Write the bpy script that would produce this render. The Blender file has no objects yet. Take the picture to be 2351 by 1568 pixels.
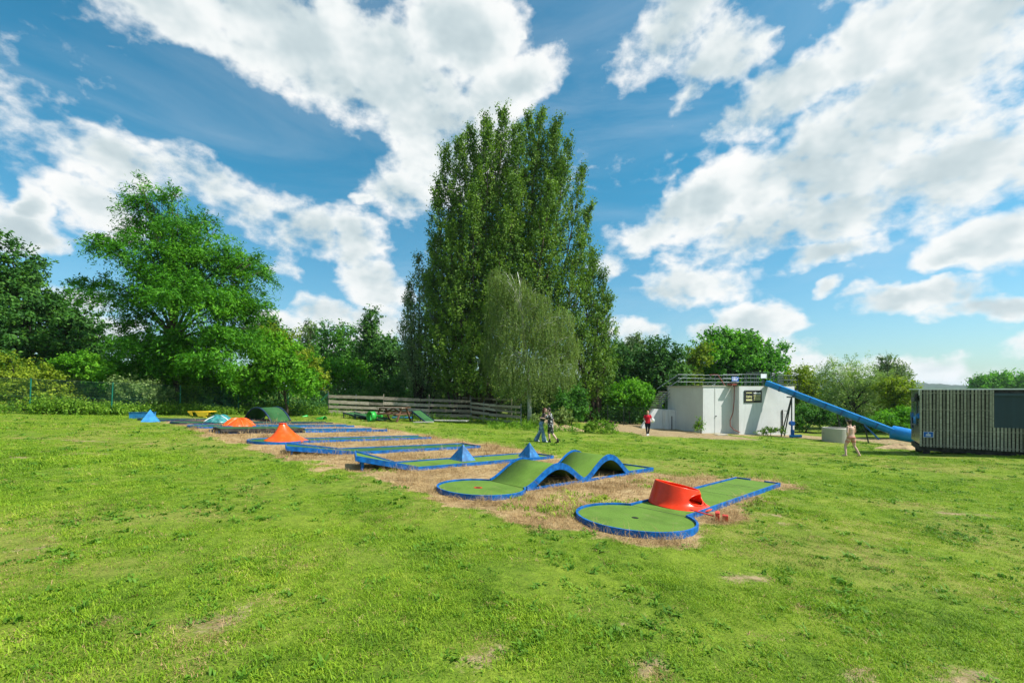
import bpy, bmesh, math, random
import numpy as np
from mathutils import Vector, Matrix, Quaternion
R = math.radians
rng = np.random.default_rng(7)
random.seed(7)
scene = bpy.context.scene
COL = scene.collection

# ------------------------------------------------------------------ camera, sky, sun, exposure
EYE = 1.85                     # metres above the lawn
F = 1045.0                     # focal length in picture units (2351 wide)
CX, HY = 1175.5, 895.0         # optical centre column, horizon row
cam = bpy.data.cameras.new('camera'); cam_o = bpy.data.objects.new('camera', cam); COL.objects.link(cam_o)
cam.sensor_width = 36.0; cam.lens = 16.0; cam.clip_start = 0.05; cam.clip_end = 9000
cam.shift_y = (HY - 784.0) / 2351.0
cam_o.location = (0, 0, EYE); cam_o.rotation_euler = (R(90), 0, 0)
scene.camera = cam_o

SUN_EL, SUN_AZ = R(51), R(102)          # azimuth clockwise from +Y
SUN = Vector((math.sin(SUN_AZ) * math.cos(SUN_EL), math.cos(SUN_AZ) * math.cos(SUN_EL), math.sin(SUN_EL)))
sun = bpy.data.lights.new('sun', 'SUN'); sun_o = bpy.data.objects.new('sun', sun); COL.objects.link(sun_o)
sun.energy = 5.0; sun.angle = R(0.5); sun.color = (1.0, 0.955, 0.88)
sun_o.rotation_euler = SUN.to_track_quat('Z', 'Y').to_euler()
sun_o.location = (20, 5, 40)

scene.view_settings.view_transform = 'Standard'; scene.view_settings.look = 'None'
scene.view_settings.gamma = 1.0; scene.view_settings.exposure = 0.58; scene.view_settings.use_curve_mapping = False
scene.render.engine = 'CYCLES'
scene.cycles.use_denoising = True
scene.cycles.denoising_input_passes = 'RGB_ALBEDO_NORMAL'
scene.cycles.max_bounces = 6; scene.cycles.diffuse_bounces = 3; scene.cycles.transparent_max_bounces = 8
scene.cycles.sample_clamp_indirect = 6

# ------------------------------------------------------------------ node helpers
class NT:
    def __init__(s, tree): s.t = tree; s.n = tree.nodes; s.l = tree.links
    def new(s, typ, **kw):
        n = s.n.new(typ)
        for k, v in kw.items(): setattr(n, k, v)
        return n
    def put(s, sock, v):
        if isinstance(v, bpy.types.NodeSocket): s.l.new(v, sock)
        elif v is not None: sock.default_value = v
    def math(s, op, a, b=None, c=None, clamp=False):
        n = s.new('ShaderNodeMath', operation=op, use_clamp=clamp)
        s.put(n.inputs[0], a)
        if b is not None: s.put(n.inputs[1], b)
        if c is not None: s.put(n.inputs[2], c)
        return n.outputs[0]
    def vmath(s, op, a, b=None, scale=None):
        n = s.new('ShaderNodeVectorMath', operation=op)
        s.put(n.inputs[0], a)
        if b is not None: s.put(n.inputs[1], b)
        if scale is not None: s.put(n.inputs['Scale'], scale)
        return n.outputs['Value'] if op in ('LENGTH', 'DOT_PRODUCT', 'DISTANCE') else n.outputs[0]
    def noise(s, vec, scale, detail=4, rough=0.55, dist=0.0, out='Fac'):
        n = s.new('ShaderNodeTexNoise'); n.inputs['Scale'].default_value = scale
        n.inputs['Detail'].default_value = detail; n.inputs['Roughness'].default_value = rough
        n.inputs['Distortion'].default_value = dist
        if vec is not None: s.l.new(vec, n.inputs['Vector'])
        return n.outputs[out]
    def ramp(s, fac, stops, interp='LINEAR'):
        n = s.new('ShaderNodeValToRGB'); n.color_ramp.interpolation = interp
        e = n.color_ramp.elements
        while len(e) < len(stops): e.new(0.5)
        for i, (p, c) in enumerate(stops):
            e[i].position = p; e[i].color = tuple(c) + (1,) if isinstance(c, (tuple, list)) else (c, c, c, 1)
        s.put(n.inputs[0], fac); return n.outputs[0]
    def mix(s, fac, a, b, typ='MIX'):
        n = s.new('ShaderNodeMix', data_type='RGBA', blend_type=typ)
        s.put(n.inputs[0], fac); s.put(n.inputs[6], a if not isinstance(a, tuple) else a + (1,) * (4 - len(a)))
        s.put(n.inputs[7], b if not isinstance(b, tuple) else b + (1,) * (4 - len(b)))
        return n.outputs[2]
    def smooth(s, v, lo, hi):
        n = s.new('ShaderNodeMapRange', interpolation_type='SMOOTHSTEP')
        s.put(n.inputs[0], v); s.put(n.inputs[1], lo); s.put(n.inputs[2], hi); return n.outputs[0]

# ------------------------------------------------------------------ sky with cumulus clouds (in directions of the world)
def px_dir(px, py):
    v = Vector(((px - CX) / F, 1.0, -(py - HY) / F)); v.normalize(); return v
def px_azel(px, py):
    v = px_dir(px, py); return math.atan2(v.x, v.y), math.asin(v.z)
# cloud masses: picture column, row, half width, half height, tilt (deg), strength
CLOUDS = [
 (640, 60, 420, 190, -18, 1.0), (900, 170, 330, 190, -20, 1.0), (1060, 70, 200, 170, 0, 1.0), (1020, 330, 190, 190, -30, .9),
 (940, 430, 90, 110, -50, .85), (1180, 210, 150, 90, 20, .85), (380, 10, 300, 120, -10, .9),
 (300, 395, 190, 75, -12, .85), (230, 475, 150, 60, -25, .85), (520, 455, 200, 95, -12, 1.0), (680, 515, 190, 110, -12, 1.0),
 (830, 560, 120, 100, -20, 1.0), (870, 640, 120, 70, -15, .95), (640, 600, 90, 55, 0, .8), (40, 530, 130, 65, -8, .95), (120, 545, 90, 35, 0, .8),
 (1560, 50, 230, 130, 20, 1.0), (1660, 130, 180, 110, 5, .95), (1500, 110, 140, 90, 0, .85), (1580, 220, 120, 60, 25, .85),
 (1740, 250, 260, 100, 6, 1.0), (2010, 110, 200, 110, 20, .9), (2230, 110, 300, 220, 10, 1.0), (2050, 270, 330, 160, 10, 1.0),
 (1850, 380, 330, 170, 15, 1.0), (2180, 380, 320, 180, 15, 1.0), (1600, 470, 230, 85, 12, 1.0), (1520, 510, 170, 60, 10, .95),
 (1800, 520, 330, 95, 8, 1.0), (1900, 580, 190, 50, 5, .95), (1610, 640, 215, 70, 2, .95), (1560, 685, 110, 28, 0, .85),
 (2250, 555, 190, 80, 5, .95), (2180, 600, 110, 32, 0, .8), (1465, 752, 95, 42, 0, .9), (1745, 735, 110, 50, -10, .85), (1640, 752, 70, 28, 0, .8),
 (1810, 748, 70, 30, 0, .8), (2080, 690, 180, 40, -4, .9), (2260, 715, 170, 36, -5, .9), (2090, 848, 220, 40, -2, .85), (2330, 800, 90, 36, 0, .8), (2320, 870, 160, 40, 0, .8),
 (740, 710, 130, 55, -5, .9), (870, 730, 110, 60, 0, .9), (660, 750, 110, 50, 0, .85), (200, 690, 130, 60, -20, .9), (250, 745, 120, 50, -10, .85), (780, 800, 160, 40, 0, .7),
 (1390, 600, 60, 45, 0, .8), (1900, 668, 60, 22, 0, .7), (1780, 815, 120, 50, 0, .75), (60, 460, 60, 45, 0, .8),
 (870, 455, 40, 18, 0, .7), (660, 425, 60, 24, -30, .5), (1208, 80, 22, 18, 0, .7),
]
def cloud_field(N, d):
    """returns cover (smooth masses) and frayed density for a direction"""
    sep = N.new('ShaderNodeSeparateXYZ'); N.l.new(d, sep.inputs[0]); x, y, z = sep.outputs
    dn = N.vmath('MULTIPLY', d, (1.0, 1.0, 1.45))
    warp = N.vmath('SUBTRACT', N.noise(dn, 4.0, 5, 0.62, out='Color'), (0.5, 0.5, 0.5))
    az = N.math('ARCTAN2', x, y); el = N.math('ARCSINE', z)
    uv = N.new('ShaderNodeCombineXYZ'); N.put(uv.inputs[0], az); N.put(uv.inputs[1], el)
    p = N.vmath('ADD', uv.outputs[0], N.vmath('MULTIPLY', warp, (0.17, 0.12, 0.0)))
    sp = N.new('ShaderNodeSeparateXYZ'); N.l.new(p, sp.inputs[0]); pa, pe = sp.outputs[0], sp.outputs[1]
    c1 = N.new('ShaderNodeCombineXYZ'); N.put(c1.inputs[0], N.math('MULTIPLY', pa, pa)); N.put(c1.inputs[1], N.math('MULTIPLY', pa, pe)); N.put(c1.inputs[2], N.math('MULTIPLY', pe, pe))
    c2 = N.new('ShaderNodeCombineXYZ'); N.put(c2.inputs[0], pa); N.put(c2.inputs[1], pe); c2.inputs[2].default_value = 1.0
    cov = -0.35
    for (px, py, rx, ry, tilt, st) in CLOUDS:
        a, e = px_azel(px, py); ca = math.cos(a); ce = math.cos(e)
        sx, sy = 0.92 * rx * ca * ca / F, 0.92 * ry * ca * ce * ce / F
        c, s = math.cos(R(tilt)), math.sin(R(tilt))
        # u = (c (A-a) + s (E-e)) / sx, v = (-s (A-a) + c (E-e)) / sy, cover = st (1 - u^2 - v^2)
        qa = c * c / sx ** 2 + s * s / sy ** 2; qc = s * s / sx ** 2 + c * c / sy ** 2; qb = 2 * c * s * (1 / sx ** 2 - 1 / sy ** 2)
        k2 = (-qa, -qb, -qc); k1 = (2 * qa * a + qb * e, 2 * qc * e + qb * a, 1 - (qa * a * a + qb * a * e + qc * e * e))
        v = N.math('ADD', N.vmath('DOT_PRODUCT', c1.outputs[0], tuple(st * t for t in k2)), N.vmath('DOT_PRODUCT', c2.outputs[0], tuple(st * t for t in k1)))
        cov = N.math('MAXIMUM', cov, v)
    # the same kind of cover over the rest of the dome
    rest = N.math('SUBTRACT', N.math('MULTIPLY', N.noise(dn, 1.7, 3, 0.5), 4.2), 2.05)
    outm = N.math('MAXIMUM', N.smooth(N.math('ABSOLUTE', az), 0.86, 1.05), N.smooth(el, 0.74, 0.9))
    outm = N.math('MULTIPLY', outm, N.smooth(el, -0.02, 0.05))
    cov = N.math('MAXIMUM', cov, N.math('SUBTRACT', N.math('MULTIPLY', N.math('ADD', rest, 0.35), outm), 0.35))
    cov = N.math('MINIMUM', cov, 1.0)
    fine = N.noise(dn, 5.5, 9, 0.64)
    b1 = N.math('ABSOLUTE', N.math('SUBTRACT', N.noise(dn, 15.0, 2, 0.5), 0.5))
    f = N.math('ADD', N.math('MULTIPLY', N.math('SUBTRACT', fine, 0.5), 2.5), N.math('MULTIPLY', N.math('SUBTRACT', 0.09, b1), 1.3))
    f0 = N.math('MULTIPLY', N.math('SUBTRACT', N.noise(dn, 5.5, 4, 0.6), 0.5), 2.5)
    fs = N.math('MULTIPLY', N.math('SUBTRACT', N.noise(N.vmath('ADD', dn, tuple(0.045 * c for c in (0.75, -0.1, 0.85))), 5.5, 4, 0.6), 0.5), 2.5)
    den = N.math('SUBTRACT', N.math('ADD', N.math('MULTIPLY', cov, 0.62), N.math('MULTIPLY', f, 1.05)), 0.10)
    return cov, f0, fs, den
world = bpy.data.worlds.new('World'); scene.world = world; world.use_nodes = True
W = NT(world.node_tree); W.n.clear()
sky = W.new('ShaderNodeTexSky', sky_type='NISHITA'); sky.sun_disc = False
sky.sun_elevation = SUN_EL; sky.sun_rotation = SUN_AZ; sky.altitude = 100; sky.air_density = 1.15; sky.dust_density = 0.8; sky.ozone_density = 3.2
tc = W.new('ShaderNodeTexCoord'); D = tc.outputs['Generated']
cov, fr_, frs, den = cloud_field(W, D)
alpha = W.smooth(den, -0.13, 0.46)
lit = W.math('ADD', 0.84, W.math('MULTIPLY', W.math('SUBTRACT', fr_, frs), 0.36))
thick = W.math('ADD', cov, W.math('MULTIPLY', frs, 0.55))
lit = W.math('SUBTRACT', lit, W.math('MULTIPLY', W.smooth(thick, 0.25, 1.25), 0.52), clamp=True)
ccol = W.ramp(lit, [(0.0, (0.40, 0.51, 0.56)), (0.40, (0.62, 0.72, 0.75)), (0.70, (0.90, 0.94, 0.94)), (1.0, (1.0, 1.0, 0.99))])
# thin veil of high cloud near the horizon and upper left
sepw = W.new('ShaderNodeSeparateXYZ'); W.l.new(D, sepw.inputs[0])
veil = W.math('MULTIPLY', W.smooth(W.noise(W.vmath('MULTIPLY', D, (1.2, 1.2, 5.0)), 1.6, 6, 0.6, 0.6), 0.42, 0.80), 0.17)
alpha = W.math('MAXIMUM', alpha, veil)
bg_s = W.new('ShaderNodeBackground'); bg_s.inputs['Strength'].default_value = 0.092
tint = W.mix(W.smooth(sepw.outputs[2], 0.0, 0.45), (0.72, 0.97, 1.04), (0.27, 0.98, 1.02))
skyc = W.mix(1.0, sky.outputs[0], tint, 'MULTIPLY')
W.l.new(skyc, bg_s.inputs['Color'])
bg_c = W.new('ShaderNodeBackground'); W.l.new(ccol, bg_c.inputs['Color']); bg_c.inputs['Strength'].default_value = 0.68
ms = W.new('ShaderNodeMixShader'); W.l.new(alpha, ms.inputs[0]); W.l.new(bg_s.outputs[0], ms.inputs[1]); W.l.new(bg_c.outputs[0], ms.inputs[2])
wo = W.new('ShaderNodeOutputWorld'); W.l.new(ms.outputs[0], wo.inputs[0])
world.cycles.sampling_method = 'MANUAL'; world.cycles.sample_map_resolution = 512

# ------------------------------------------------------------------ terrain
def hgt(X, Y):
    X = np.asarray(X, float); Y = np.asarray(Y, float)
    Ye = -np.logaddexp(-Y / 3.0, -33.0 / 3.0) * 3.0
    Xe = np.clip(X, -36, 28)
    far = np.clip((np.hypot(X, Y) - 70) / 120, 0, 1)
    z = -.03 * Ye - .0443 * Xe + .55 * np.exp(-((X - 23) ** 2 + (Y - 20) ** 2) / 26.)
    return z * (1 - far) - 1.4 * far
def H(x, y): return float(hgt(x, y))
_Ys = np.linspace(1.5, 160, 32000)
def G(px, py):
    dx = (px - CX) / F; dz = -(py - HY) / F
    z = EYE + dz * _Ys - hgt(dx * _Ys, _Ys)
    i = int(np.argmax(z < 0)); return Vector((dx * _Ys[i], _Ys[i], float(hgt(dx * _Ys[i], _Ys[i]))))
def P(px, py, Y): return Vector(((px - CX) * Y / F, Y, EYE - (py - HY) * Y / F))
LU = Vector((math.cos(R(46)), math.sin(R(46)), 0)); LV = Vector((-LU.y, LU.x, 0))   # lane axis and its left
def AB(a, b):
    v = LU * a + LV * b; return Vector((v.x, v.y, H(v.x, v.y)))

# ------------------------------------------------------------------ object helpers
def link(o, parent=None):
    COL.objects.link(o)
    if parent is not None: o.parent = parent
    return o
def tag(o, label=None, cat=None, group=None, kind=None):
    if label: o['label'] = label
    if cat: o['category'] = cat
    if group: o['group'] = group
    if kind: o['kind'] = kind
    return o
def thing(name, label, cat, loc=(0, 0, 0), rz=0.0, group=None, mat=None):
    o = bpy.data.objects.new(name, None); o.empty_display_size = 0.2
    if mat is not None: o.matrix_world = mat
    else: o.location = loc; o.rotation_euler = (0, 0, rz)
    link(o); return tag(o, label, cat, group)
class MB:
    """collects simple solids, then links them as one mesh object"""
    def __init__(s): s.v = []; s.f = []; s.m = []
    def add(s, vs, fs, mi=0):
        k = len(s.v); s.v += [tuple(v) for v in vs]; s.f += [tuple(i + k for i in f) for f in fs]; s.m += [mi] * len(fs); return s
    def box(s, c, sz, rot=None, mi=0):
        c = Vector(c); hx, hy, hz = (q / 2 for q in sz)
        vs = [Vector((x, y, z)) for z in (-hz, hz) for (x, y) in ((-hx, -hy), (hx, -hy), (hx, hy), (-hx, hy))]
        if rot is not None: vs = [rot @ v for v in vs]
        return s.add([c + v for v in vs], [(0, 3, 2, 1), (4, 5, 6, 7), (0, 1, 5, 4), (1, 2, 6, 5), (2, 3, 7, 6), (3, 0, 4, 7)], mi)
    def bar(s, a, b, w, h, mi=0, up=(0, 0, 1)):
        a = Vector(a); b = Vector(b); d = (b - a); L = d.length; d.normalize()
        sd = d.cross(Vector(up));
        if sd.length < 1e-4: sd = Vector((1, 0, 0))
        sd.normalize(); u = sd.cross(d)
        rot = Matrix((d, sd, u)).transposed()
        return s.box((a + b) / 2, (L, w, h), rot, mi)
    def tube(s, pts, rad, n=8, cap=True, mi=0):
        pts = [Vector(p) for p in pts]; m = len(pts)
        if not hasattr(rad, '__len__'): rad = [rad] * m
        vs = []; prev = None
        for i, p in enumerate(pts):
            d = (pts[min(i + 1, m - 1)] - pts[max(i - 1, 0)]).normalized()
            if prev is None:
                ref = Vector((0, 0, 1)) if abs(d.z) < .9 else Vector((1, 0, 0)); a = d.cross(ref).normalized()
            else:
                a = (prev - d * prev.dot(d)).normalized()
            prev = a; b = d.cross(a)
            for k in range(n):
                t = 2 * math.pi * k / n; vs.append(p + (a * math.cos(t) + b * math.sin(t)) * rad[i])
        fs = [(i * n + k, i * n + (k + 1) % n, (i + 1) * n + (k + 1) % n, (i + 1) * n + k) for i in range(m - 1) for k in range(n)]
        if cap: fs += [tuple(reversed(range(n))), tuple((m - 1) * n + k for k in range(n))]
        return s.add(vs, fs, mi)
    def prism(s, poly, z0, z1, mi=0):
        n = len(poly)
        vs = [(x, y, z0) for x, y in poly] + [(x, y, z1) for x, y in poly]
        fs = [tuple(reversed(range(n))), tuple(range(n, 2 * n))] + [(k, (k + 1) % n, n + (k + 1) % n, n + k) for k in range(n)]
        return s.add(vs, fs, mi)
    def strip(s, pts, th, z0, z1, closed=False, zf=None, mi=0):
        """upright board of thickness th along a plan path; outer side on the right of travel"""
        n = len(pts); q = [Vector((p[0], p[1])) for p in pts]; off = []
        for i in range(n):
            a = q[i - 1] if (closed or i > 0) else q[i]; b = q[(i + 1) % n] if (closed or i < n - 1) else q[i]
            d1 = (q[i] - a).normalized() if (q[i] - a).length > 1e-6 else (b - q[i]).normalized()
            d2 = (b - q[i]).normalized() if (b - q[i]).length > 1e-6 else d1
            n1 = Vector((d1.y, -d1.x)); n2 = Vector((d2.y, -d2.x)); nn = n1 + n2
            nn = nn / max(nn.length_squared / 2, .35); off.append(q[i] + nn * th)
        vs = []
        for i in range(n):
            dz = zf(q[i].x) if zf else 0.0
            vs += [(q[i].x, q[i].y, z0 + dz), (q[i].x, q[i].y, z1 + dz), (off[i].x, off[i].y, z1 + dz), (off[i].x, off[i].y, z0 + dz)]
        fs = []
        for i in range(n if closed else n - 1):
            a = 4 * i; b = 4 * ((i + 1) % n)
            for k in range(4): fs.append((a + k, a + (k + 1) % 4, b + (k + 1) % 4, b + k))
        if not closed: fs += [(3, 2, 1, 0), tuple(4 * (n - 1) + k for k in range(4))]
        return s.add(vs, fs, mi)
    def ell(s, c, r, nu=12, nv=8, mi=0):
        c = Vector(c); vs = [c + Vector((0, 0, -r[2]))]
        for j in range(1, nv):
            ph = -math.pi / 2 + math.pi * j / nv
            for i in range(nu):
                t = 2 * math.pi * i / nu; vs.append(c + Vector((r[0] * math.cos(ph) * math.cos(t), r[1] * math.cos(ph) * math.sin(t), r[2] * math.sin(ph))))
        vs.append(c + Vector((0, 0, r[2]))); fs = []
        for i in range(nu): fs.append((0, 1 + (i + 1) % nu, 1 + i))
        for j in range(nv - 2):
            for i in range(nu):
                a = 1 + j * nu; fs.append((a + i, a + (i + 1) % nu, a + nu + (i + 1) % nu, a + nu + i))
        a = 1 + (nv - 2) * nu
        for i in range(nu): fs.append((a + i, a + (i + 1) % nu, len(vs) - 1))
        return s.add(vs, fs, mi)
    def build(s, name, mats, parent=None, smooth=False, bevel=0.0):
        me = bpy.data.meshes.new(name); me.from_pydata(s.v, [], s.f)
        mats = mats if isinstance(mats, (list, tuple)) else [mats]
        for m in mats: me.materials.append(m)
        if len(mats) > 1: me.polygons.foreach_set('material_index', s.m)
        bm = bmesh.new(); bm.from_mesh(me); bmesh.ops.recalc_face_normals(bm, faces=bm.faces); bm.to_mesh(me); bm.free()
        if smooth: me.polygons.foreach_set('use_smooth', [True] * len(me.polygons))
        me.update(); o = bpy.data.objects.new(name, me); link(o, parent)
        if bevel > 0:
            b = o.modifiers.new('bevel', 'BEVEL'); b.width = bevel; b.segments = 2; b.limit_method = 'ANGLE'
        return o

# ------------------------------------------------------------------ materials
def pbr(name, col, rough=0.6, spec=0.4, var=0.12, scale=3.0, bump=0.0, bscale=40.0, dirt=None, dirt_amt=0.0, metallic=0.0, coat=0.0):
    m = bpy.data.materials.new(name); m.use_nodes = True; N = NT(m.node_tree); N.n.clear()
    b = N.new('ShaderNodeBsdfPrincipled'); o = N.new('ShaderNodeOutputMaterial'); N.l.new(b.outputs[0], o.inputs[0])
    tcn = N.new('ShaderNodeTexCoord'); v = tcn.outputs['Object']
    nz = N.noise(v, scale, 6, 0.6)
    dark = tuple(c * (1 - var * 1.6) for c in col); light = tuple(min(1, c * (1 + var)) for c in col)
    c = N.mix(N.smooth(nz, 0.3, 0.7), dark, light)
    if dirt is not None:
        c = N.mix(N.math('MULTIPLY', N.smooth(N.noise(v, scale * 2.3, 8, 0.65), 0.48, 0.75), dirt_amt), c, dirt)
    N.l.new(c, b.inputs['Base Color']); b.inputs['Roughness'].default_value = rough
    rr = N.math('ADD', rough - 0.08, N.math('MULTIPLY', nz, 0.16)); N.l.new(rr, b.inputs['Roughness'])
    b.inputs['Specular IOR Level'].default_value = spec; b.inputs['Metallic'].default_value = metallic
    b.inputs['Coat Weight'].default_value = coat
    if bump > 0:
        bn = N.new('ShaderNodeBump'); bn.inputs['Strength'].default_value = bump; bn.inputs['Distance'].default_value = 0.02
        N.l.new(N.noise(v, bscale, 5, 0.6), bn.inputs['Height']); N.l.new(bn.outputs[0], b.inputs['Normal'])
    return m
def leaf_mat(name, dark, mid, light, transl=0.35, rough=0.6):
    m = bpy.data.materials.new(name); m.use_nodes = True; N = NT(m.node_tree); N.n.clear()
    at = N.new('ShaderNodeAttribute', attribute_name='var')
    c = N.ramp(at.outputs['Fac'], [(0.0, dark), (0.5, mid), (1.0, light)])
    b = N.new('ShaderNodeBsdfPrincipled'); N.l.new(c, b.inputs['Base Color']); b.inputs['Roughness'].default_value = rough; b.inputs['Specular IOR Level'].default_value = 0.18
    t = N.new('ShaderNodeBsdfTranslucent'); tcol = N.mix(1.0, c, (1.05, 1.15, 0.40), 'MULTIPLY'); N.l.new(tcol, t.inputs['Color'])
    mx = N.new('ShaderNodeMixShader'); mx.inputs[0].default_value = transl; N.l.new(b.outputs[0], mx.inputs[1]); N.l.new(t.outputs[0], mx.inputs[2])
    o = N.new('ShaderNodeOutputMaterial'); N.l.new(mx.outputs[0], o.inputs[0]); return m
M = {}
M['blue'] = pbr('blue_paint', (0.002, 0.105, 0.36), 0.55, 0.22, 0.30, 7, 0.15, 60, (0.03, 0.14, 0.26), 0.5)
M['blue2'] = pbr('pyramid_blue', (0.008, 0.13, 0.35), 0.5, 0.35, 0.3, 4, 0.15, 40, (0.06, 0.24, 0.42), 0.6)
M['skyblue'] = pbr('faded_blue_paint', (0.03, 0.22, 0.50), 0.6, 0.25, 0.2, 4)
M['navy'] = pbr('dark_blue_edge', (0.012, 0.035, 0.085), 0.5, 0.4, 0.3, 5)
M['red'] = pbr('red_fibreglass', (0.80, 0.040, 0.004), 0.30, 0.35, 0.10, 3, 0.05, 30, (0.62, 0.09, 0.04), .45)
M['orange'] = pbr('orange_fibreglass', (0.80, 0.085, 0.004), 0.32, 0.35, 0.10, 3, 0.05, 30, (0.66, 0.16, 0.05), .45)
M['lightorange'] = pbr('orange_edge', (0.80, 0.20, 0.04), 0.35, 0.5, 0.1, 2)
M['yellow'] = pbr('yellow_plastic', (0.88, 0.58, 0.03), 0.4, 0.4, 0.1, 2)
M['lime'] = pbr('lime_plastic', (0.03, 0.36, 0.05), 0.35, 0.45, 0.1, 2)
M['teal'] = pbr('teal_fibreglass', (0.02, 0.20, 0.19), 0.3, 0.5, 0.3, 3, 0, 40, (0.4, 0.55, 0.55), 0.6, coat=0.2)
M['redbox'] = pbr('red_box_paint', (0.58, 0.03, 0.02), 0.45, 0.4, 0.15, 6)
M['black'] = pbr('black_hole', (0.01, 0.01, 0.012), 0.8, 0.2, 0.1, 3)
M['black_and_shade'] = pbr('weathered_black_and_shade', (0.045, 0.040, 0.035), 0.8, 0.3, 0.4, 6, 0.3, 50)  # weathered black parts; also painted shade under the cabin and the ramps
M['steel'] = pbr('galvanised_steel', (0.15, 0.18, 0.19), 0.45, 0.5, 0.12, 8, metallic=0.5)
M['greenpost'] = pbr('green_post_paint', (0.008, 0.15, 0.10), 0.45, 0.4, 0.1, 5)
M['wire'] = pbr('green_wire', (0.012, 0.10, 0.07), 0.5, 0.4, 0.1, 5)
M['white'] = pbr('white_paint', (0.80, 0.80, 0.79), 0.5, 0.4, 0.05, 4)
M['signblue'] = pbr('sign_blue', (0.01, 0.10, 0.42), 0.4, 0.4, 0.05, 4)
M['signdark'] = pbr('sign_dark', (0.022, 0.024, 0.022), 0.4, 0.4, 0.1, 4)
M['signyellow'] = pbr('sign_yellow', (0.72, 0.68, 0.32), 0.5, 0.4, 0.05, 4)
M['redpipe'] = pbr('rusty_red_pipe', (0.24, 0.05, 0.03), 0.6, 0.4, 0.25, 6)
M['slide'] = pbr('slide_blue', (0.006, 0.21, 0.60), 0.4, 0.35, 0.16, 1.5, 0, 40, (0.05, 0.24, 0.46), .5)
M['slide_dark'] = pbr('slide_joint_blue', (0.004, 0.11, 0.38), 0.4, 0.45, 0.12, 2)
M['pole_dark'] = pbr('dark_green_steel', (0.02, 0.035, 0.03), 0.5, 0.5, 0.1, 5)
def wood(name, c1, c2, rough=0.85):
    m = bpy.data.materials.new(name); m.use_nodes = True; N = NT(m.node_tree); N.n.clear()
    b = N.new('ShaderNodeBsdfPrincipled'); o = N.new('ShaderNodeOutputMaterial'); N.l.new(b.outputs[0], o.inputs[0])
    tcn = N.new('ShaderNodeTexCoord'); oi = N.new('ShaderNodeObjectInfo')
    v = N.vmath('MULTIPLY', tcn.outputs['Object'], (1.2, 14.0, 14.0))
    off = N.new('ShaderNodeCombineXYZ'); N.l.new(N.math('MULTIPLY', oi.outputs['Random'], 37.0), off.inputs[0])
    v = N.vmath('ADD', v, off.outputs[0])
    g = N.noise(v, 1.6, 8, 0.65, 0.6)
    c = N.mix(N.smooth(g, 0.3, 0.7), c1, c2)
    hs = N.new('ShaderNodeHueSaturation'); N.l.new(c, hs.inputs['Color']); N.put(hs.inputs['Value'], N.math('ADD', 0.62, N.math('MULTIPLY', oi.outputs['Random'], 0.7)))
    N.l.new(hs.outputs[0], b.inputs['Base Color']); b.inputs['Roughness'].default_value = rough
    bn = N.new('ShaderNodeBump'); bn.inputs['Strength'].default_value = 0.35; bn.inputs['Distance'].default_value = 0.01; N.l.new(g, bn.inputs['Height']); N.l.new(bn.outputs[0], b.inputs['Normal'])
    return m
M['greywood'] = wood('weathered_grey_plank', (0.20, 0.16, 0.11), (0.48, 0.42, 0.33))
M['brownwood'] = wood('brown_stained_wood', (0.085, 0.040, 0.022), (0.19, 0.095, 0.052))
M['slatwood'] = wood('grey_green_slat', (0.17, 0.16, 0.12), (0.35, 0.335, 0.26))
def concrete(name, c, stain, vscale=1.0):
    m = bpy.data.materials.new(name); m.use_nodes = True; N = NT(m.node_tree); N.n.clear()
    b = N.new('ShaderNodeBsdfPrincipled'); o = N.new('ShaderNodeOutputMaterial'); N.l.new(b.outputs[0], o.inputs[0])
    ge = N.new('ShaderNodeNewGeometry'); v = ge.outputs['Position']
    big = N.noise(v, 0.7 * vscale, 6, 0.6); small = N.noise(v, 9.0, 6, 0.65)
    streak = N.noise(N.vmath('MULTIPLY', v, (3.5, 3.5, 0.35)), 1.0, 5, 0.6); band = N.noise(N.vmath('MULTIPLY', v, (0.4, 0.4, 6.0)), 1.0, 4, 0.6)
    col = N.mix(N.smooth(big, 0.3, 0.72), tuple(x * 0.88 for x in c), c)
    col = N.mix(N.math('MULTIPLY', N.smooth(streak, 0.52, 0.8), 0.45), col, stain)
    col = N.mix(N.math('MULTIPLY', N.smooth(band, 0.5, 0.75), 0.25), col, tuple(x * 0.8 for x in c))
    col = N.mix(N.math('MULTIPLY', N.smooth(small, 0.55, 0.8), 0.25), col, stain)
    N.l.new(col, b.inputs['Base Color']); b.inputs['Roughness'].default_value = 0.88; b.inputs['Specular IOR Level'].default_value = 0.25
    bn = N.new('ShaderNodeBump'); bn.inputs['Strength'].default_value = 0.3; bn.inputs['Distance'].default_value = 0.02; N.l.new(small, bn.inputs['Height']); N.l.new(bn.outputs[0], b.inputs['Normal'])
    return m
M['whitewall'] = concrete('whitewashed_concrete', (0.64, 0.65, 0.64), (0.34, 0.34, 0.31))
M['grey_conc'] = concrete('grey_concrete', (0.42, 0.40, 0.34), (0.24, 0.22, 0.17))
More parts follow.
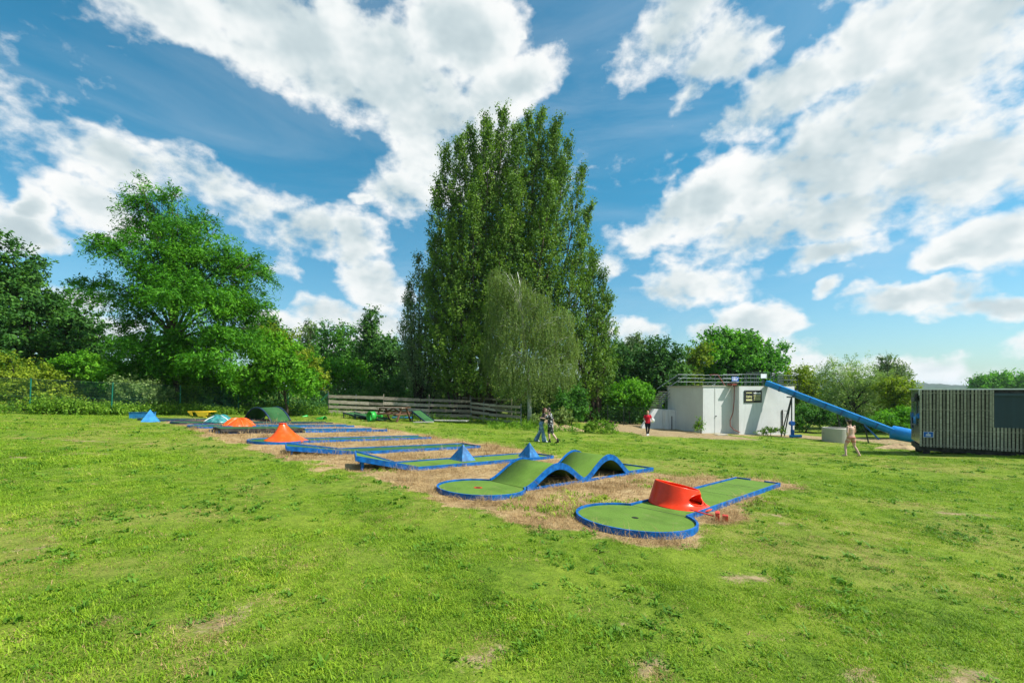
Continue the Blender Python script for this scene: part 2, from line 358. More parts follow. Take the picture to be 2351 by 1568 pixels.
def turf(name, c1, c2):
    m = bpy.data.materials.new(name); m.use_nodes = True; N = NT(m.node_tree); N.n.clear()
    b = N.new('ShaderNodeBsdfPrincipled'); o = N.new('ShaderNodeOutputMaterial'); N.l.new(b.outputs[0], o.inputs[0])
    tcn = N.new('ShaderNodeTexCoord'); v = tcn.outputs['Object']
    a = N.noise(v, 160, 3, 0.7); bg = N.noise(v, 1.7, 6, 0.6); st = N.noise(N.vmath('MULTIPLY', v, (1, 12, 1)), 3, 4, 0.6)
    c = N.mix(N.smooth(a, 0.25, 0.75), c1, c2)
    c = N.mix(N.math('MULTIPLY', N.smooth(bg, 0.42, 0.72), 0.55), c, tuple(x * 0.7 for x in c1))
    c = N.mix(N.math('MULTIPLY', N.smooth(N.noise(v, 4.5, 7, 0.7), 0.56, 0.75), 0.45), c, (0.21, 0.20, 0.09))
    c = N.mix(N.math('MULTIPLY', N.smooth(st, 0.55, 0.8), 0.25), c, (0.20, 0.22, 0.07))
    N.l.new(c, b.inputs['Base Color']); b.inputs['Roughness'].default_value = 0.95; b.inputs['Specular IOR Level'].default_value = 0.15
    bn = N.new('ShaderNodeBump'); bn.inputs['Strength'].default_value = 0.5; bn.inputs['Distance'].default_value = 0.006; N.l.new(a, bn.inputs['Height']); N.l.new(bn.outputs[0], b.inputs['Normal'])
    return m
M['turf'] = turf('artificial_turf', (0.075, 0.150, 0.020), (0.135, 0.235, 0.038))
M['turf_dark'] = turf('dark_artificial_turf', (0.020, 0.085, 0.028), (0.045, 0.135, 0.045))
M['bark'] = pbr('grey_brown_bark', (0.10, 0.078, 0.055), 0.9, 0.2, 0.4, 6, 0.8, 14)
M['bark_dark'] = pbr('dark_bark', (0.045, 0.036, 0.028), 0.9, 0.2, 0.4, 6, 0.8, 14)
M['bark_birch'] = pbr('birch_bark', (0.72, 0.70, 0.64), 0.8, 0.3, 0.2, 3, 0.4, 18, (0.05, 0.045, 0.04), 0.9)

# ------------------------------------------------------------------ zones of the lawn (straw round the lanes, worn earth)
def smoothnoise(x, y, s, seed):
    r = np.random.default_rng(seed); n = 5; out = 0.0; amp = 1.0; tot = 0.0
    for o in range(4):
        for k in range(n):
            a = r.uniform(0, 2 * np.pi); p = r.uniform(0, 2 * np.pi); fr = s * (2 ** o) * r.uniform(.7, 1.4)
            out = out + amp * np.sin((x * np.cos(a) + y * np.sin(a)) * fr + p)
        tot += amp * math.sqrt(n / 2); amp *= 0.6
    return out / tot
def poly_sd(X, Y, poly):
    """signed distance (negative inside)"""
    X = np.asarray(X, float); Y = np.asarray(Y, float); d = np.full(X.shape, 1e9); ins = np.zeros(X.shape, bool); n = len(poly)
    for i in range(n):
        ax, ay = poly[i]; bx, by = poly[(i + 1) % n]; ex, ey = bx - ax, by - ay
        t = np.clip(((X - ax) * ex + (Y - ay) * ey) / (ex * ex + ey * ey + 1e-9), 0, 1)
        d = np.minimum(d, np.hypot(X - ax - t * ex, Y - ay - t * ey))
        c = ((ay > Y) != (by > Y)) & (X < (bx - ax) * (Y - ay) / (by - ay + 1e-12) + ax); ins ^= c
    return np.where(ins, -d, d)
gp = lambda lst: [tuple(G(*q)[:2]) for q in lst]
STRAW = gp([(365, 962), (470, 1000), (570, 1030), (685, 1056), (800, 1088), (900, 1115), (1000, 1150), (1150, 1183), (1300, 1225), (1420, 1252), (1550, 1247), (1640, 1215),
            (1700, 1180), (1790, 1128), (1830, 1112), (1700, 1098), (1560, 1092), (1490, 1082), (1400, 1075), (1290, 1056), (1240, 1036), (1130, 1022), (1010, 1003), (900, 986), (760, 970), (560, 964)])
PATH = gp([(1310, 961), (1370, 962), (1440, 968), (1520, 978), (1560, 986), (1620, 992), (1700, 1003), (1740, 1010), (1640, 1009), (1560, 1003), (1480, 1001), (1420, 990), (1360, 975)])
STRIP = gp([(1640, 992), (1800, 996), (1890, 1002), (1990, 1004), (2095, 1008), (2110, 1020), (2050, 1022), (1980, 1014), (1880, 1010), (1780, 1003), (1690, 1000)])
BARE = [(165, 1040, 55, 7), (40, 1050, 30, 4), (180, 1012, 90, 4), (90, 1250, 70, 14), (250, 1425, 60, 16), (400, 1440, 70, 18), (430, 1520, 40, 16), (1900, 1412, 50, 12), (1790, 1203, 60, 6), (1870, 1138, 30, 5),
        (1500, 1540, 50, 18), (1980, 1545, 60, 16), (2210, 1550, 60, 14), (1700, 1330, 60, 8), (1150, 1490, 60, 12), (1750, 1180, 60, 8), (2200, 1180, 110, 10), (1480, 1440, 60, 9), (600, 1380, 50, 8), (20, 1450, 40, 14), (700, 1300, 40, 6),
        (1300, 1400, 50, 8), (2010, 1290, 60, 8), (860, 1440, 70, 10), (560, 1470, 60, 12), (1720, 1470, 60, 12)]
BAREP = [(G(px, py), rx * EYE / max(py - 930, 20), ry * 2.6 * EYE / max(py - 930, 20)) for px, py, rx, ry in BARE]
def zones(X, Y):
    nz = smoothnoise(X, Y, 2.3, 3); nf = smoothnoise(X, Y, 7.0, 4)
    straw = np.clip(0.5 - (poly_sd(X, Y, STRAW) + 0.35 * nz + 0.15 * nf) / 0.45, 0, 1)
    thin = np.clip((smoothnoise(X, Y, 1.1, 9) + .35 * nf - 0.75) * 1.6, 0, 1)
    straw = np.clip(straw - 0.45 * thin, 0, 1)
    dirt = np.clip(0.5 - (poly_sd(X, Y, PATH) + 0.5 * nz) / 0.7, 0, 1)
    dirt = np.maximum(dirt, np.clip(0.5 - (poly_sd(X, Y, STRIP) + 0.5 * nz) / 0.8, 0, 1) * 0.85)
    for c, rx, ry in BAREP:
        rx = min(rx, 2.2); ry = min(max(ry, .1), 1.5)
        dirt = np.maximum(dirt, np.clip(1.15 - np.hypot((X - c.x) / rx, (Y - c.y) / ry) + 0.75 * nf + .35 * nz, 0, 1) * 0.85)
    dry = np.clip(0.5 + 0.5 * smoothnoise(X, Y, 0.55, 12) + .25 * smoothnoise(X, Y, 2.0, 13), 0, 1)
    # the trodden right-hand part of the lawn beyond the last lane is drier
    c = G(1800, 1190); dry = np.clip(dry + 0.5 * np.exp(-(((X - c.x) / 3.0) ** 2 + ((Y - c.y) / 2.6) ** 2)), 0, 1)
    return straw, dirt, dry

def ground_mat():
    m = bpy.data.materials.new('lawn_and_earth'); m.use_nodes = True; N = NT(m.node_tree); N.n.clear()
    b = N.new('ShaderNodeBsdfPrincipled'); o = N.new('ShaderNodeOutputMaterial'); N.l.new(b.outputs[0], o.inputs[0])
    at = N.new('ShaderNodeAttribute', attribute_name='zone'); sp = N.new('ShaderNodeSeparateColor'); N.l.new(at.outputs['Color'], sp.inputs[0])
    ge = N.new('ShaderNodeNewGeometry'); v = ge.outputs['Position']
    n1 = N.noise(v, 0.55, 5, 0.6); n2 = N.noise(v, 6.0, 6, 0.65); n3 = N.noise(v, 45.0, 5, 0.7); n4 = N.noise(v, 1.7, 5, 0.6)
    g = N.mix(N.smooth(n2, 0.3, 0.7), (0.085, 0.15, 0.014), (0.19, 0.28, 0.026))
    g = N.mix(N.math('MULTIPLY', N.smooth(n1, 0.4, 0.72), 0.55), g, (0.28, 0.34, 0.035))
    g = N.mix(N.math('MULTIPLY', N.smooth(sp.outputs[2], 0.45, 1.0), N.math('ADD', 0.25, N.math('MULTIPLY', n2, 0.5))), g, (0.32, 0.29, 0.075))
    g = N.mix(N.math('MULTIPLY', N.smooth(n4, 0.6, 0.8), 0.5), g, (0.06, 0.125, 0.016))
    g = N.mix(N.math('MULTIPLY', N.smooth(n3, 0.40, 0.70), 0.65), g, (0.045, 0.075, 0.012))
    s = N.mix(N.smooth(n2, 0.3, 0.7), (0.26, 0.165, 0.075), (0.48, 0.35, 0.18))
    s = N.mix(N.math('MULTIPLY', N.smooth(n3, 0.45, 0.75), 0.55), s, (0.10, 0.062, 0.028))
    s = N.mix(N.math('MULTIPLY', N.smooth(n4, 0.48, 0.72), 0.6), s, (0.15, 0.10, 0.05))
    e = N.mix(N.smooth(n2, 0.3, 0.7), (0.22, 0.16, 0.085), (0.38, 0.29, 0.165))
    e = N.mix(N.math('MULTIPLY', N.smooth(n3, 0.5, 0.75), 0.4), e, (0.16, 0.11, 0.065))
    brk = N.math('MULTIPLY', N.math('SUBTRACT', n2, 0.5), 0.9)
    f1 = N.smooth(N.math('ADD', sp.outputs[0], brk), 0.38, 0.62)
    n5 = N.noise(v, 17.0, 6, 0.7)
    f2 = N.smooth(N.math('ADD', sp.outputs[1], N.math('ADD', N.math('MULTIPLY', N.math('SUBTRACT', n2, 0.5), 1.3), N.math('MULTIPLY', N.math('SUBTRACT', n5, 0.5), 1.6))), 0.30, 0.85)
    c = N.mix(f1, g, s); c = N.mix(f2, c, e)
    N.l.new(c, b.inputs['Base Color']); b.inputs['Roughness'].default_value = 0.95; b.inputs['Specular IOR Level'].default_value = 0.1
    bn = N.new('ShaderNodeBump'); bn.inputs['Strength'].default_value = 0.8; bn.inputs['Distance'].default_value = 0.05
    N.l.new(N.math('ADD', N.math('MULTIPLY', n3, 0.5), n2), bn.inputs['Height']); N.l.new(bn.outputs[0], b.inputs['Normal'])
    return m
def np_mesh(name, verts, quads, mat, smooth=False):
    me = bpy.data.meshes.new(name); nv = len(verts); nq = len(quads); k = quads.shape[1]
    me.vertices.add(nv); me.vertices.foreach_set('co', np.ascontiguousarray(verts, np.float32).ravel())
    me.loops.add(nq * k); me.loops.foreach_set('vertex_index', np.ascontiguousarray(quads, np.int32).ravel())
    me.polygons.add(nq); me.polygons.foreach_set('loop_start', np.arange(nq, dtype=np.int32) * k)
    me.polygons.foreach_set('loop_total', np.full(nq, k, np.int32))
    if smooth: me.polygons.foreach_set('use_smooth', np.ones(nq, bool))
    me.update(calc_edges=True); me.materials.append(mat); return me
def axis(fine0, fine1, st, far):
    a = np.arange(fine0, fine1 + 1e-6, st); g = st * 1.35 ** np.arange(1, 40); g = np.cumsum(g); g = g[g < far]
    return a, g
ax, gx = axis(-44, 44, .3, 4000); xs = np.concatenate([(-44 - gx)[::-1], ax, 44 + gx])
ay, gy = axis(0, 54, .3, 4000); ys = np.concatenate([(0 - gy)[::-1], ay, 54 + gy])
XX, YY = np.meshgrid(xs, ys)
ZZ = hgt(XX, YY) + 0.012 * smoothnoise(XX, YY, 2.5, 21) * (np.hypot(XX, YY) < 80)
nx, ny = len(xs), len(ys); idx = np.arange(nx * ny).reshape(ny, nx)
gq = np.stack([idx[:-1, :-1], idx[:-1, 1:], idx[1:, 1:], idx[1:, :-1]], -1).reshape(-1, 4)
gme = np_mesh('ground', np.stack([XX, YY, ZZ], -1).reshape(-1, 3), gq, ground_mat(), True)
st_, di_, dr_ = zones(XX.ravel(), YY.ravel())
ca = gme.color_attributes.new('zone', 'FLOAT_COLOR', 'POINT')
ca.data.foreach_set('color', np.stack([st_, di_, dr_, np.ones_like(st_)], -1).astype(np.float32).ravel())
tag(link(bpy.data.objects.new('ground', gme)), kind='structure')

# distant wooded ridge on the right
def hills():
    px = np.linspace(1500, 3600, 240); rows = []
    prof = np.interp(px, [1500, 1900, 2060, 2120, 2200, 2260, 2400, 2800, 3600], [860, 868, 875, 879, 884.5, 886, 884, 876, 866])
    top = (895 - prof)
    for k, (yy, fr) in enumerate([(1300, -.1), (1450, .35), (1600, .7), (1750, .9), (1900, 1.0), (2100, .9), (2500, .3)]):
        z = EYE + top * 1900 / F * fr + 1.8 * np.sin(px * .37 + k * 2) * (fr > 0) + 1.2 * np.sin(px * 1.3 + k) * (fr > 0)
        rows.append(np.stack([(px - CX) / F * yy, np.full_like(px, yy), z], -1))
    V = np.concatenate(rows); n = len(px); ii = np.arange(len(V)).reshape(len(rows), n)
    q = np.stack([ii[:-1, :-1], ii[:-1, 1:], ii[1:, 1:], ii[1:, :-1]], -1).reshape(-1, 4)
    m = pbr('far_forest', (0.030, 0.060, 0.026), 0.95, 0.1, 0.35, 0.02, 1.0, 0.12)
    tag(link(bpy.data.objects.new('hills', np_mesh('hills', V, q, m, True))), kind='structure')
hills()

# ------------------------------------------------------------------ foliage machinery
def nrm(a): return a / np.maximum(np.linalg.norm(a, axis=-1, keepdims=True), 1e-9)
def leaf_mesh(name, pos, nor, axs, ln, wd, var, mat):
    axs = nrm(axs - nor * np.sum(axs * nor, -1, keepdims=True)); sd = np.cross(nor, axs)
    ln = np.asarray(ln).reshape(-1, 1); wd = np.asarray(wd).reshape(-1, 1)
    v = np.stack([pos - axs * ln * .5, pos + sd * wd * .5 + nor * wd * .12, pos + axs * ln * .5, pos - sd * wd * .5 + nor * wd * .12], 1).reshape(-1, 3)
    q = np.arange(len(v)).reshape(-1, 4)
    me = np_mesh(name, v, q, mat)
    a = me.attributes.new('var', 'FLOAT', 'POINT'); a.data.foreach_set('value', np.repeat(np.clip(var, 0, 1), 4).astype(np.float32))
    return me
class Leaves:
    def __init__(s): s.p = []; s.n = []; s.a = []; s.l = []; s.w = []; s.v = []
    def sprays(s, C, D, out, L, n, size, spread=.25, droop=0.0, wid=.62, updir=.45, rnd=.6, var=None, vs=.2):
        S = len(C); t = rng.random((S, n, 1)) ** .8
        L = np.broadcast_to(np.asarray(L, float).reshape(-1, 1, 1), (S, 1, 1))
        pos = C[:, None] + D[:, None] * L * t
        pos = pos + rng.normal(0, 1, (S, n, 3)) * spread * L * (0.35 + 0.5 * t)
        pos[..., 2] -= (droop * L * t * t)[..., 0]
        nor = nrm(out[:, None] * .55 + np.array([0, 0, updir]) + rng.normal(0, rnd, (S, n, 3)))
        ax = nrm(D[:, None] + rng.normal(0, .6, (S, n, 3)) + np.array([0, 0, -.5 * droop]))
        sz = size * rng.uniform(.7, 1.35, (S, n))
        vb = (var if var is not None else rng.normal(.48, .13, S))[:, None] + rng.normal(0, vs * .6, (S, n)) + .12 * (t[..., 0] - .5)
        for lst, arr in ((s.p, pos), (s.n, nor), (s.a, ax)): lst.append(arr.reshape(-1, 3))
        s.l.append(sz.ravel()); s.w.append((sz * wid).ravel()); s.v.append(vb.ravel())
    def build(s, name, mat, parent, kind=None):
        me = leaf_mesh(name, np.concatenate(s.p), np.concatenate(s.n), np.concatenate(s.a), np.concatenate(s.l), np.concatenate(s.w), np.concatenate(s.v), mat)
        o = bpy.data.objects.new(name, me); link(o, parent)
        if kind: o['kind'] = kind
        return o
def rand_dirs(n):
    return nrm(rng.normal(0, 1, (n, 3)))
def lobes_to_world(lobes, Y, depth=.9):
    out = []
    for l in lobes:
        px, py, rx, ry = l[:4]; dy = l[4] if len(l) > 4 else rng.uniform(-.35, .35) * rx * Y / F
        yy = Y + dy; c = P(px, py, yy); out.append((np.array(c), np.array([rx * yy / F, (rx + ry) / 2 * depth * yy / F, ry * yy / F])))
    return out
def fill_lobes(lv, lobes, n_sprays, L, n, size, up=.4, droop=0.0, spread=.25, wid=.62, skin=2.2, rnd=.6, flat=1.0, clumps=13, tight=.30, squash=.75):
    area = np.array([np.prod(r) ** (2 / 3) for _, r in lobes]); area /= area.sum()
    for (c, r), w in zip(lobes, area):
        k = max(12, int(n_sprays * w)); nc = max(4, int(clumps)); cd = rand_dirs(nc); cr = rng.random((nc, 1)) ** (1 / 2.6)
        cc = c + cd * r * cr * .97; cv = np.clip(rng.normal(.5, .14, nc), .1, .9); cs = rng.uniform(.7, 1.35, (nc, 1))
        pick = rng.integers(0, nc, k); d = rand_dirs(k); rad = rng.random((k, 1)) ** (1 / skin)
        C = cc[pick] + d * np.array([1, 1, squash]) * r.mean() * (tight * 1.55) * cs[pick] * rad
        back = rng.random(k) < .24; d2 = rand_dirs(k); C[back] = (c + d2 * r * rng.random((k, 1)) ** .5 * .8)[back]
        out = nrm(nrm(C - c) * .6 + d * .7); Dr = nrm(out * np.array([1, 1, flat]) + np.array([0, 0, up]) + rng.normal(0, .35, (k, 3)))
        var = np.clip(cv[pick] + .09 * rng.normal(0, 1, k), .03, .97)
        lv.sprays(C, Dr, out, L * rng.uniform(.6, 1.3, k), n, size, spread, droop, wid, .45, rnd, var)
def limb_mesh(base, tips, r0, bend=.25, n=6, extra=None):
    mb = MB()
    for (tip, r) in tips:
        base_ = Vector(base); tip = Vector(tip); pts = []; rr = []
        for i in range(6):
            t = i / 5; p = base_.lerp(tip, t); side = Vector((tip.x - base_.x, tip.y - base_.y, 0))
            p = p - side * bend * math.sin(t * math.pi) + Vector((random.uniform(-.08, .08), random.uniform(-.08, .08), 0)) * (1 if 0 < i < 5 else 0)
            pts.append(p); rr.append(r * (1 - t) + .03 * t if r > .03 else r)
        mb.tube(pts, rr, n)
    return mb
def lobe_tree(name, label, Y, trunk_px, lobes, mat, n_sprays, L=.7, n=22, size=.2, bark='bark', trunk_r=.22, up=.4, droop=0.0, cat='tree', group=None, stems=1, **kw):
    W3 = lobes_to_world(lobes, Y, kw.pop('depth', .9))
    bx = (trunk_px - CX) * Y / F; base = Vector((bx, Y, H(bx, Y)))
    t = thing(name, label, cat, base, 0, group)
    inv = np.array(base)
    W3 = [(c - inv, r) for c, r in W3]
    lv = Leaves(); fill_lobes(lv, W3, n_sprays, L, n, size, up, droop, **kw)
    lv.build('crown', mat, t)
    top = max(W3, key=lambda q: q[0][2])[0]
    mb = MB()
    fork = Vector((top[0] * .15, top[1] * .15, max(.6, top[2] * .30)))
    for s in range(stems):
        o = Vector(((s - (stems - 1) / 2) * .5, random.uniform(-.3, .3), -.15))
        mb.tube([o, o + (fork - o) * .5 + Vector((random.uniform(-.1, .1), 0, 0)), fork], [trunk_r * 1.25, trunk_r, trunk_r * .8], 8)
    for c, r in W3:
        tip = Vector(c) + Vector((0, 0, r[2] * .4)); pts = [fork.lerp(tip, q) - Vector((tip.x - fork.x, tip.y - fork.y, 0)) * .2 * math.sin(q * math.pi) + Vector((0, 0, (.0 if q in (0, 1) else random.uniform(-.1, .2)))) for q in (0, .25, .5, .75, 1)]
        mb.tube(pts, [trunk_r * .55, trunk_r * .42, trunk_r * .3, trunk_r * .18, trunk_r * .07], 6)
        for _ in range(5):
            q = random.choice(pts[2:]); d = rand_dirs(1)[0]; e = Vector(c) + Vector(d * r * .85)
            mb.tube([q, q.lerp(e, .5) + Vector((0, 0, .1)), e], [trunk_r * .14, trunk_r * .09, .012], 5)
    mb.build('trunk', M[bark], t, True)
    return t
LM = {
 'robinia': leaf_mat('robinia_leaf', (0.014, 0.085, 0.004), (0.060, 0.225, 0.008), (0.16, 0.40, 0.018), .32),
 'oak': leaf_mat('oak_leaf', (0.019, 0.072, 0.013), (0.048, 0.152, 0.022), (0.120, 0.272, 0.032), .3),
 'poplar': leaf_mat('poplar_leaf', (0.040, 0.100, 0.013), (0.115, 0.225, 0.026), (0.27, 0.41, 0.050), .33),
 'poplar2': leaf_mat('grey_poplar_leaf', (0.060, 0.115, 0.050), (0.140, 0.225, 0.085), (0.27, 0.35, 0.14), .3),
 'birch': leaf_mat('birch_leaf', (0.085, 0.155, 0.038), (0.20, 0.29, 0.080), (0.36, 0.45, 0.15), .42),
 'mid': leaf_mat('mid_green_leaf', (0.022, 0.096, 0.016), (0.064, 0.200, 0.026), (0.160, 0.368, 0.040), .35),
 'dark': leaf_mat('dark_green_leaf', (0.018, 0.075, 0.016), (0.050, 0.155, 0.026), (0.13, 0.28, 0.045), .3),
 'bright': leaf_mat('bright_green_leaf', (0.035, 0.154, 0.008), (0.105, 0.308, 0.014), (0.224, 0.490, 0.028), .42),
 'yellow': leaf_mat('yellow_green_leaf', (0.072, 0.143, 0.008), (0.195, 0.286, 0.016), (0.390, 0.468, 0.039), .42),
 'willow': leaf_mat('willow_leaf', (0.10, 0.19, 0.05), (0.24, 0.36, 0.11), (0.40, 0.50, 0.19), .42),
 'walnut': leaf_mat('walnut_leaf', (0.028, 0.132, 0.009), (0.085, 0.279, 0.019), (0.202, 0.480, 0.031), .4),
 'nettle': leaf_mat('nettle_leaf', (0.052, 0.143, 0.013), (0.143, 0.286, 0.023), (0.312, 0.494, 0.052), .42),
 'tallgrass': leaf_mat('tall_grass_leaf', (0.028, 0.091, 0.017), (0.070, 0.175, 0.025), (0.168, 0.308, 0.042), .35),
}

# ------------------------------------------------------------------ trees
# far left
lobe_tree('oak_tree', 'large dark green oak at the far left edge, taller than its neighbour', 37, -10,
          [(-60, 660, 110, 90), (20, 620, 70, 68), (60, 690, 80, 80), (-20, 760, 120, 90), (70, 780, 90, 80), (110, 720, 50, 45), (20, 850, 130, 60)], LM['oak'], 2100, .8, 22, .26, 'bark_dark', .35)
lobe_tree('leafy_tree', 'smaller dark green tree between the far left oak and the big feathery tree', 40, 180,
          [(180, 760, 52, 48), (150, 800, 55, 55), (205, 810, 55, 60), (130, 850, 60, 50), (215, 860, 60, 50)], LM['dark'], 1300, .7, 22, .24, 'bark_dark', .18)
# the feathery robinia: drooping sprays in layered shelves
lobe_tree('robinia_tree', 'bright green feathery tree with a crooked trunk behind the green wire fence', 34, 412,
          [(345, 462, 34, 36, 0), (335, 520, 58, 40, 1), (410, 510, 52, 36, -1), (465, 520, 34, 26, 1), (250, 560, 46, 24, 0), (340, 590, 88, 46, -2), (445, 590, 84, 48, 0), (525, 610, 56, 44, 1),
           (215, 655, 42, 20, 1), (290, 680, 80, 36, -1), (410, 680, 100, 50, -3), (515, 680, 78, 50, -1), (580, 615, 34, 28, 0), (570, 690, 44, 44, 1), (325, 755, 74, 40, 0), (440, 765, 105, 52, -2), (540, 770, 70, 48, 0),
           (290, 815, 56, 32, -2), (490, 840, 64, 36, -3), (400, 815, 100, 40, -1), (350, 850, 76, 32, 0), (430, 855, 76, 32, 2), (400, 640, 80, 60, 2), (395, 450, 18, 16, 0), (325, 432, 14, 18, 0)], LM['robinia'], 4500, 1.10, 26, .25, 'bark', .26, up=.05, droop=.55, spread=.17, wid=.28, skin=1.9, flat=.45, depth=.85, clumps=8, tight=.34, squash=.42)
# shrubs and smaller trees behind the fence
lobe_tree('hazel_bush', 'bright yellow-green bush on the right of the feathery tree', 36, 660,
          [(620, 810, 45, 45), (655, 850, 55, 50), (610, 860, 55, 45), (690, 880, 40, 35), (560, 880, 60, 35)], LM['bright'], 1000, .6, 20, .2, 'bark', .1)
lobe_tree('elder_bush', 'yellow-flushed bush behind the wire fence left of the slender poplars', 42, 640, [(640, 790, 34, 40), (690, 840, 36, 40), (720, 870, 34, 30)], LM['yellow'], 500, .6, 20, .2, 'bark', .09)
lobe_tree('acacia_tree', 'rounded mid-green tree half hidden behind the right side of the feathery tree', 46, 610, [(605, 775, 40, 42), (625, 760, 26, 30), (632, 815, 30, 45)], LM['mid'], 560, .7, 20, .24, 'bark', .16)
lobe_tree('bramble_bush', 'yellow-green bush behind the first fence post at the far left', 29.5, 40,
          [(30, 860, 60, 45), (85, 880, 50, 40), (-30, 880, 60, 55), (60, 915, 80, 34), (130, 910, 45, 34)], LM['yellow'], 900, .45, 20, .14, 'bark', .06, cat='bush')
lobe_tree('willow_bush', 'grey-green bush between the first two fence posts', 31, 190, [(175, 900, 50, 30), (230, 905, 40, 32), (140, 890, 36, 26)], LM['birch'], 500, .45, 20, .12, 'bark', .05, cat='bush')
lobe_tree('maple_sapling', 'fresh green sapling reaching over the second fence post', 30.5, 215, [(210, 855, 40, 30), (170, 840, 34, 24), (245, 875, 24, 24)], LM['bright'], 420, .5, 20, .16, 'bark', .06)
lobe_tree('dogwood_bush', 'pale green bush behind the fence right of the second post', 31, 310, [(310, 895, 42, 30), (340, 910, 34, 26), (280, 915, 30, 24)], LM['willow'], 480, .45, 20, .13, 'bark', .05, cat='bush')
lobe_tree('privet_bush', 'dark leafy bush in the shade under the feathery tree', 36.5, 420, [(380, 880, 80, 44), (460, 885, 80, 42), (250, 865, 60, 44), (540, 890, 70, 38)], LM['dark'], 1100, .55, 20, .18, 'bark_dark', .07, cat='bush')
lobe_tree('spindle_bush', 'light green bush beside the third fence post', 34.5, 440, [(450, 905, 40, 26), (430, 915, 28, 20)], LM['nettle'], 300, .4, 20, .13, 'bark', .04, cat='bush')
# middle distance, left of the poplars
lobe_tree('slender_poplar', 'grey-green pointed poplar top, leftmost in the distance', 75, 712, [(712, 765, 16, 30), (706, 800, 26, 36), (715, 840, 32, 40)], LM['poplar2'], 420, 1.0, 16, .34, 'bark', .2, up=1.0)
lobe_tree('bushy_poplar', 'broad bushy tree beside the grey-green poplar top in the distance', 68, 775, [(760, 770, 26, 28), (795, 768, 24, 26), (775, 805, 48, 44), (745, 830, 36, 42), (815, 820, 36, 44)], LM['mid'], 700, .95, 18, .32, 'bark', .22, up=.6)
lobe_tree('spruce_like_tree', 'narrow dark pointed tree left of the tall poplars', 58, 852, [(852, 738, 12, 28), (850, 775, 24, 34), (865, 800, 34, 36), (840, 830, 38, 44), (890, 815, 30, 40)], LM['dark'], 900, .85, 18, .28, 'bark_dark', .2, up=.5)
lobe_tree('alder_tree', 'dark rounded tree tucked against the left foot of the tall poplars', 54, 905, [(895, 820, 34, 40), (930, 850, 36, 50), (880, 860, 40, 44)], LM['dark'], 700, .8, 18, .26, 'bark_dark', .18)
lobe_tree('lilac_bush', 'sunny green bush in front of the distant pointed trees', 52, 735, [(720, 850, 42, 38), (770, 855, 46, 36), (820, 865, 38, 34)], LM['bright'], 600, .7, 18, .24, 'bark', .1, cat='bush')
lobe_tree('thorn_bush', 'dark shaded bush just left of the poplar trunks', 50, 900, [(870, 895, 60, 28), (940, 895, 60, 34)], LM['dark'], 420, .6, 18, .2, 'bark_dark', .07, cat='bush')

# the tall poplars: many upright plumes
def poplar(name, label, Y, base_px, leaders, mat, n_per, bark, trunks, size=.165, group=None):
    bx = (base_px - CX) * Y / F; base = Vector((bx, Y, H(bx, Y))); t = thing(name, label, 'tree', base, 0, group)
    lv = Leaves(); mb = MB(); b0 = np.array(base)
    for (px, ptop, pbot, wpx, dy) in leaders:
        yy = Y + dy; top = np.array(P(px, ptop, yy)) - b0; bot = np.array(P(px + (base_px - px) * .35, pbot, yy)) - b0
        w = wpx * yy / F; ln = np.linalg.norm(top - bot); k = int(n_per * ln * (w ** 1.0) / 18)
        tt = rng.random(k); prof = np.sin(np.clip((1 - tt) * 1.25 + .06, 0, 1.31) * 1.2) * (0.45 + .55 * np.sin(np.pi * np.clip(tt * .9 + .1, 0, 1)))
        ang = rng.uniform(0, 2 * np.pi, k); rr = w * prof * rng.random(k) ** .42 * (1 + .22 * np.sin(tt * 23 + px) + .15 * np.sin(ang * 3 + tt * 9))
        ctr = bot + (top - bot) * tt[:, None]
        out = np.stack([np.cos(ang), np.sin(ang), np.zeros(k)], -1); C = ctr + out * rr[:, None]
        D = nrm(out * .45 + np.array([0, 0, 1.0]) + rng.normal(0, .16, (k, 3)))
        var = np.clip(.46 + .15 * rng.normal(0, 1, k) + .12 * np.sin(C[:, 0] * 2.1 + C[:, 2] * 1.1), .03, .97)
        lv.sprays(C, D, out, .95 * rng.uniform(.6, 1.3, k), 22, size, .19, 0, .8, .35, .62, var)
        s = Vector((random.choice(trunks) - base_px) * Y / F * Vector((1, 0, 0))); s.z = -.2; s.y = dy * .3
        top_v, bot_v = Vector(top), Vector(bot)
        mid = s.lerp(bot_v, .6); mid.z = bot_v.z * .55
        mb.tube([s, mid, bot_v.lerp(top_v, .2), bot_v.lerp(top_v, .6), bot_v.lerp(top_v, .97)], [.15, .13, .10, .06, .015], 6)
        for _ in range(16):
            q = random.uniform(.05, .85); a = bot_v.lerp(top_v, q); an = random.uniform(0, 6.28); e = a + Vector((math.cos(an) * w * .7 * (1 - q * .6), math.sin(an) * w * .7 * (1 - q * .6), random.uniform(.8, 1.6)))
            mb.tube([a, a.lerp(e, .5) - Vector((0, 0, .15)), e], [.05, .03, .008], 4)
    for tp in trunks:
        x = (tp - base_px) * Y / F; r = random.uniform(.18, .34); mb.tube([(x, 0, -.3), (x + .1, 0, 1.5), (x + random.uniform(-.3, .3), .1, 4.5), (x + random.uniform(-.6, .6), .2, 9)], [r * 1.3, r, r * .85, r * .5], 9)
    lv.build('crown', mat, t); mb.build('trunk', M[bark], t, True); return t
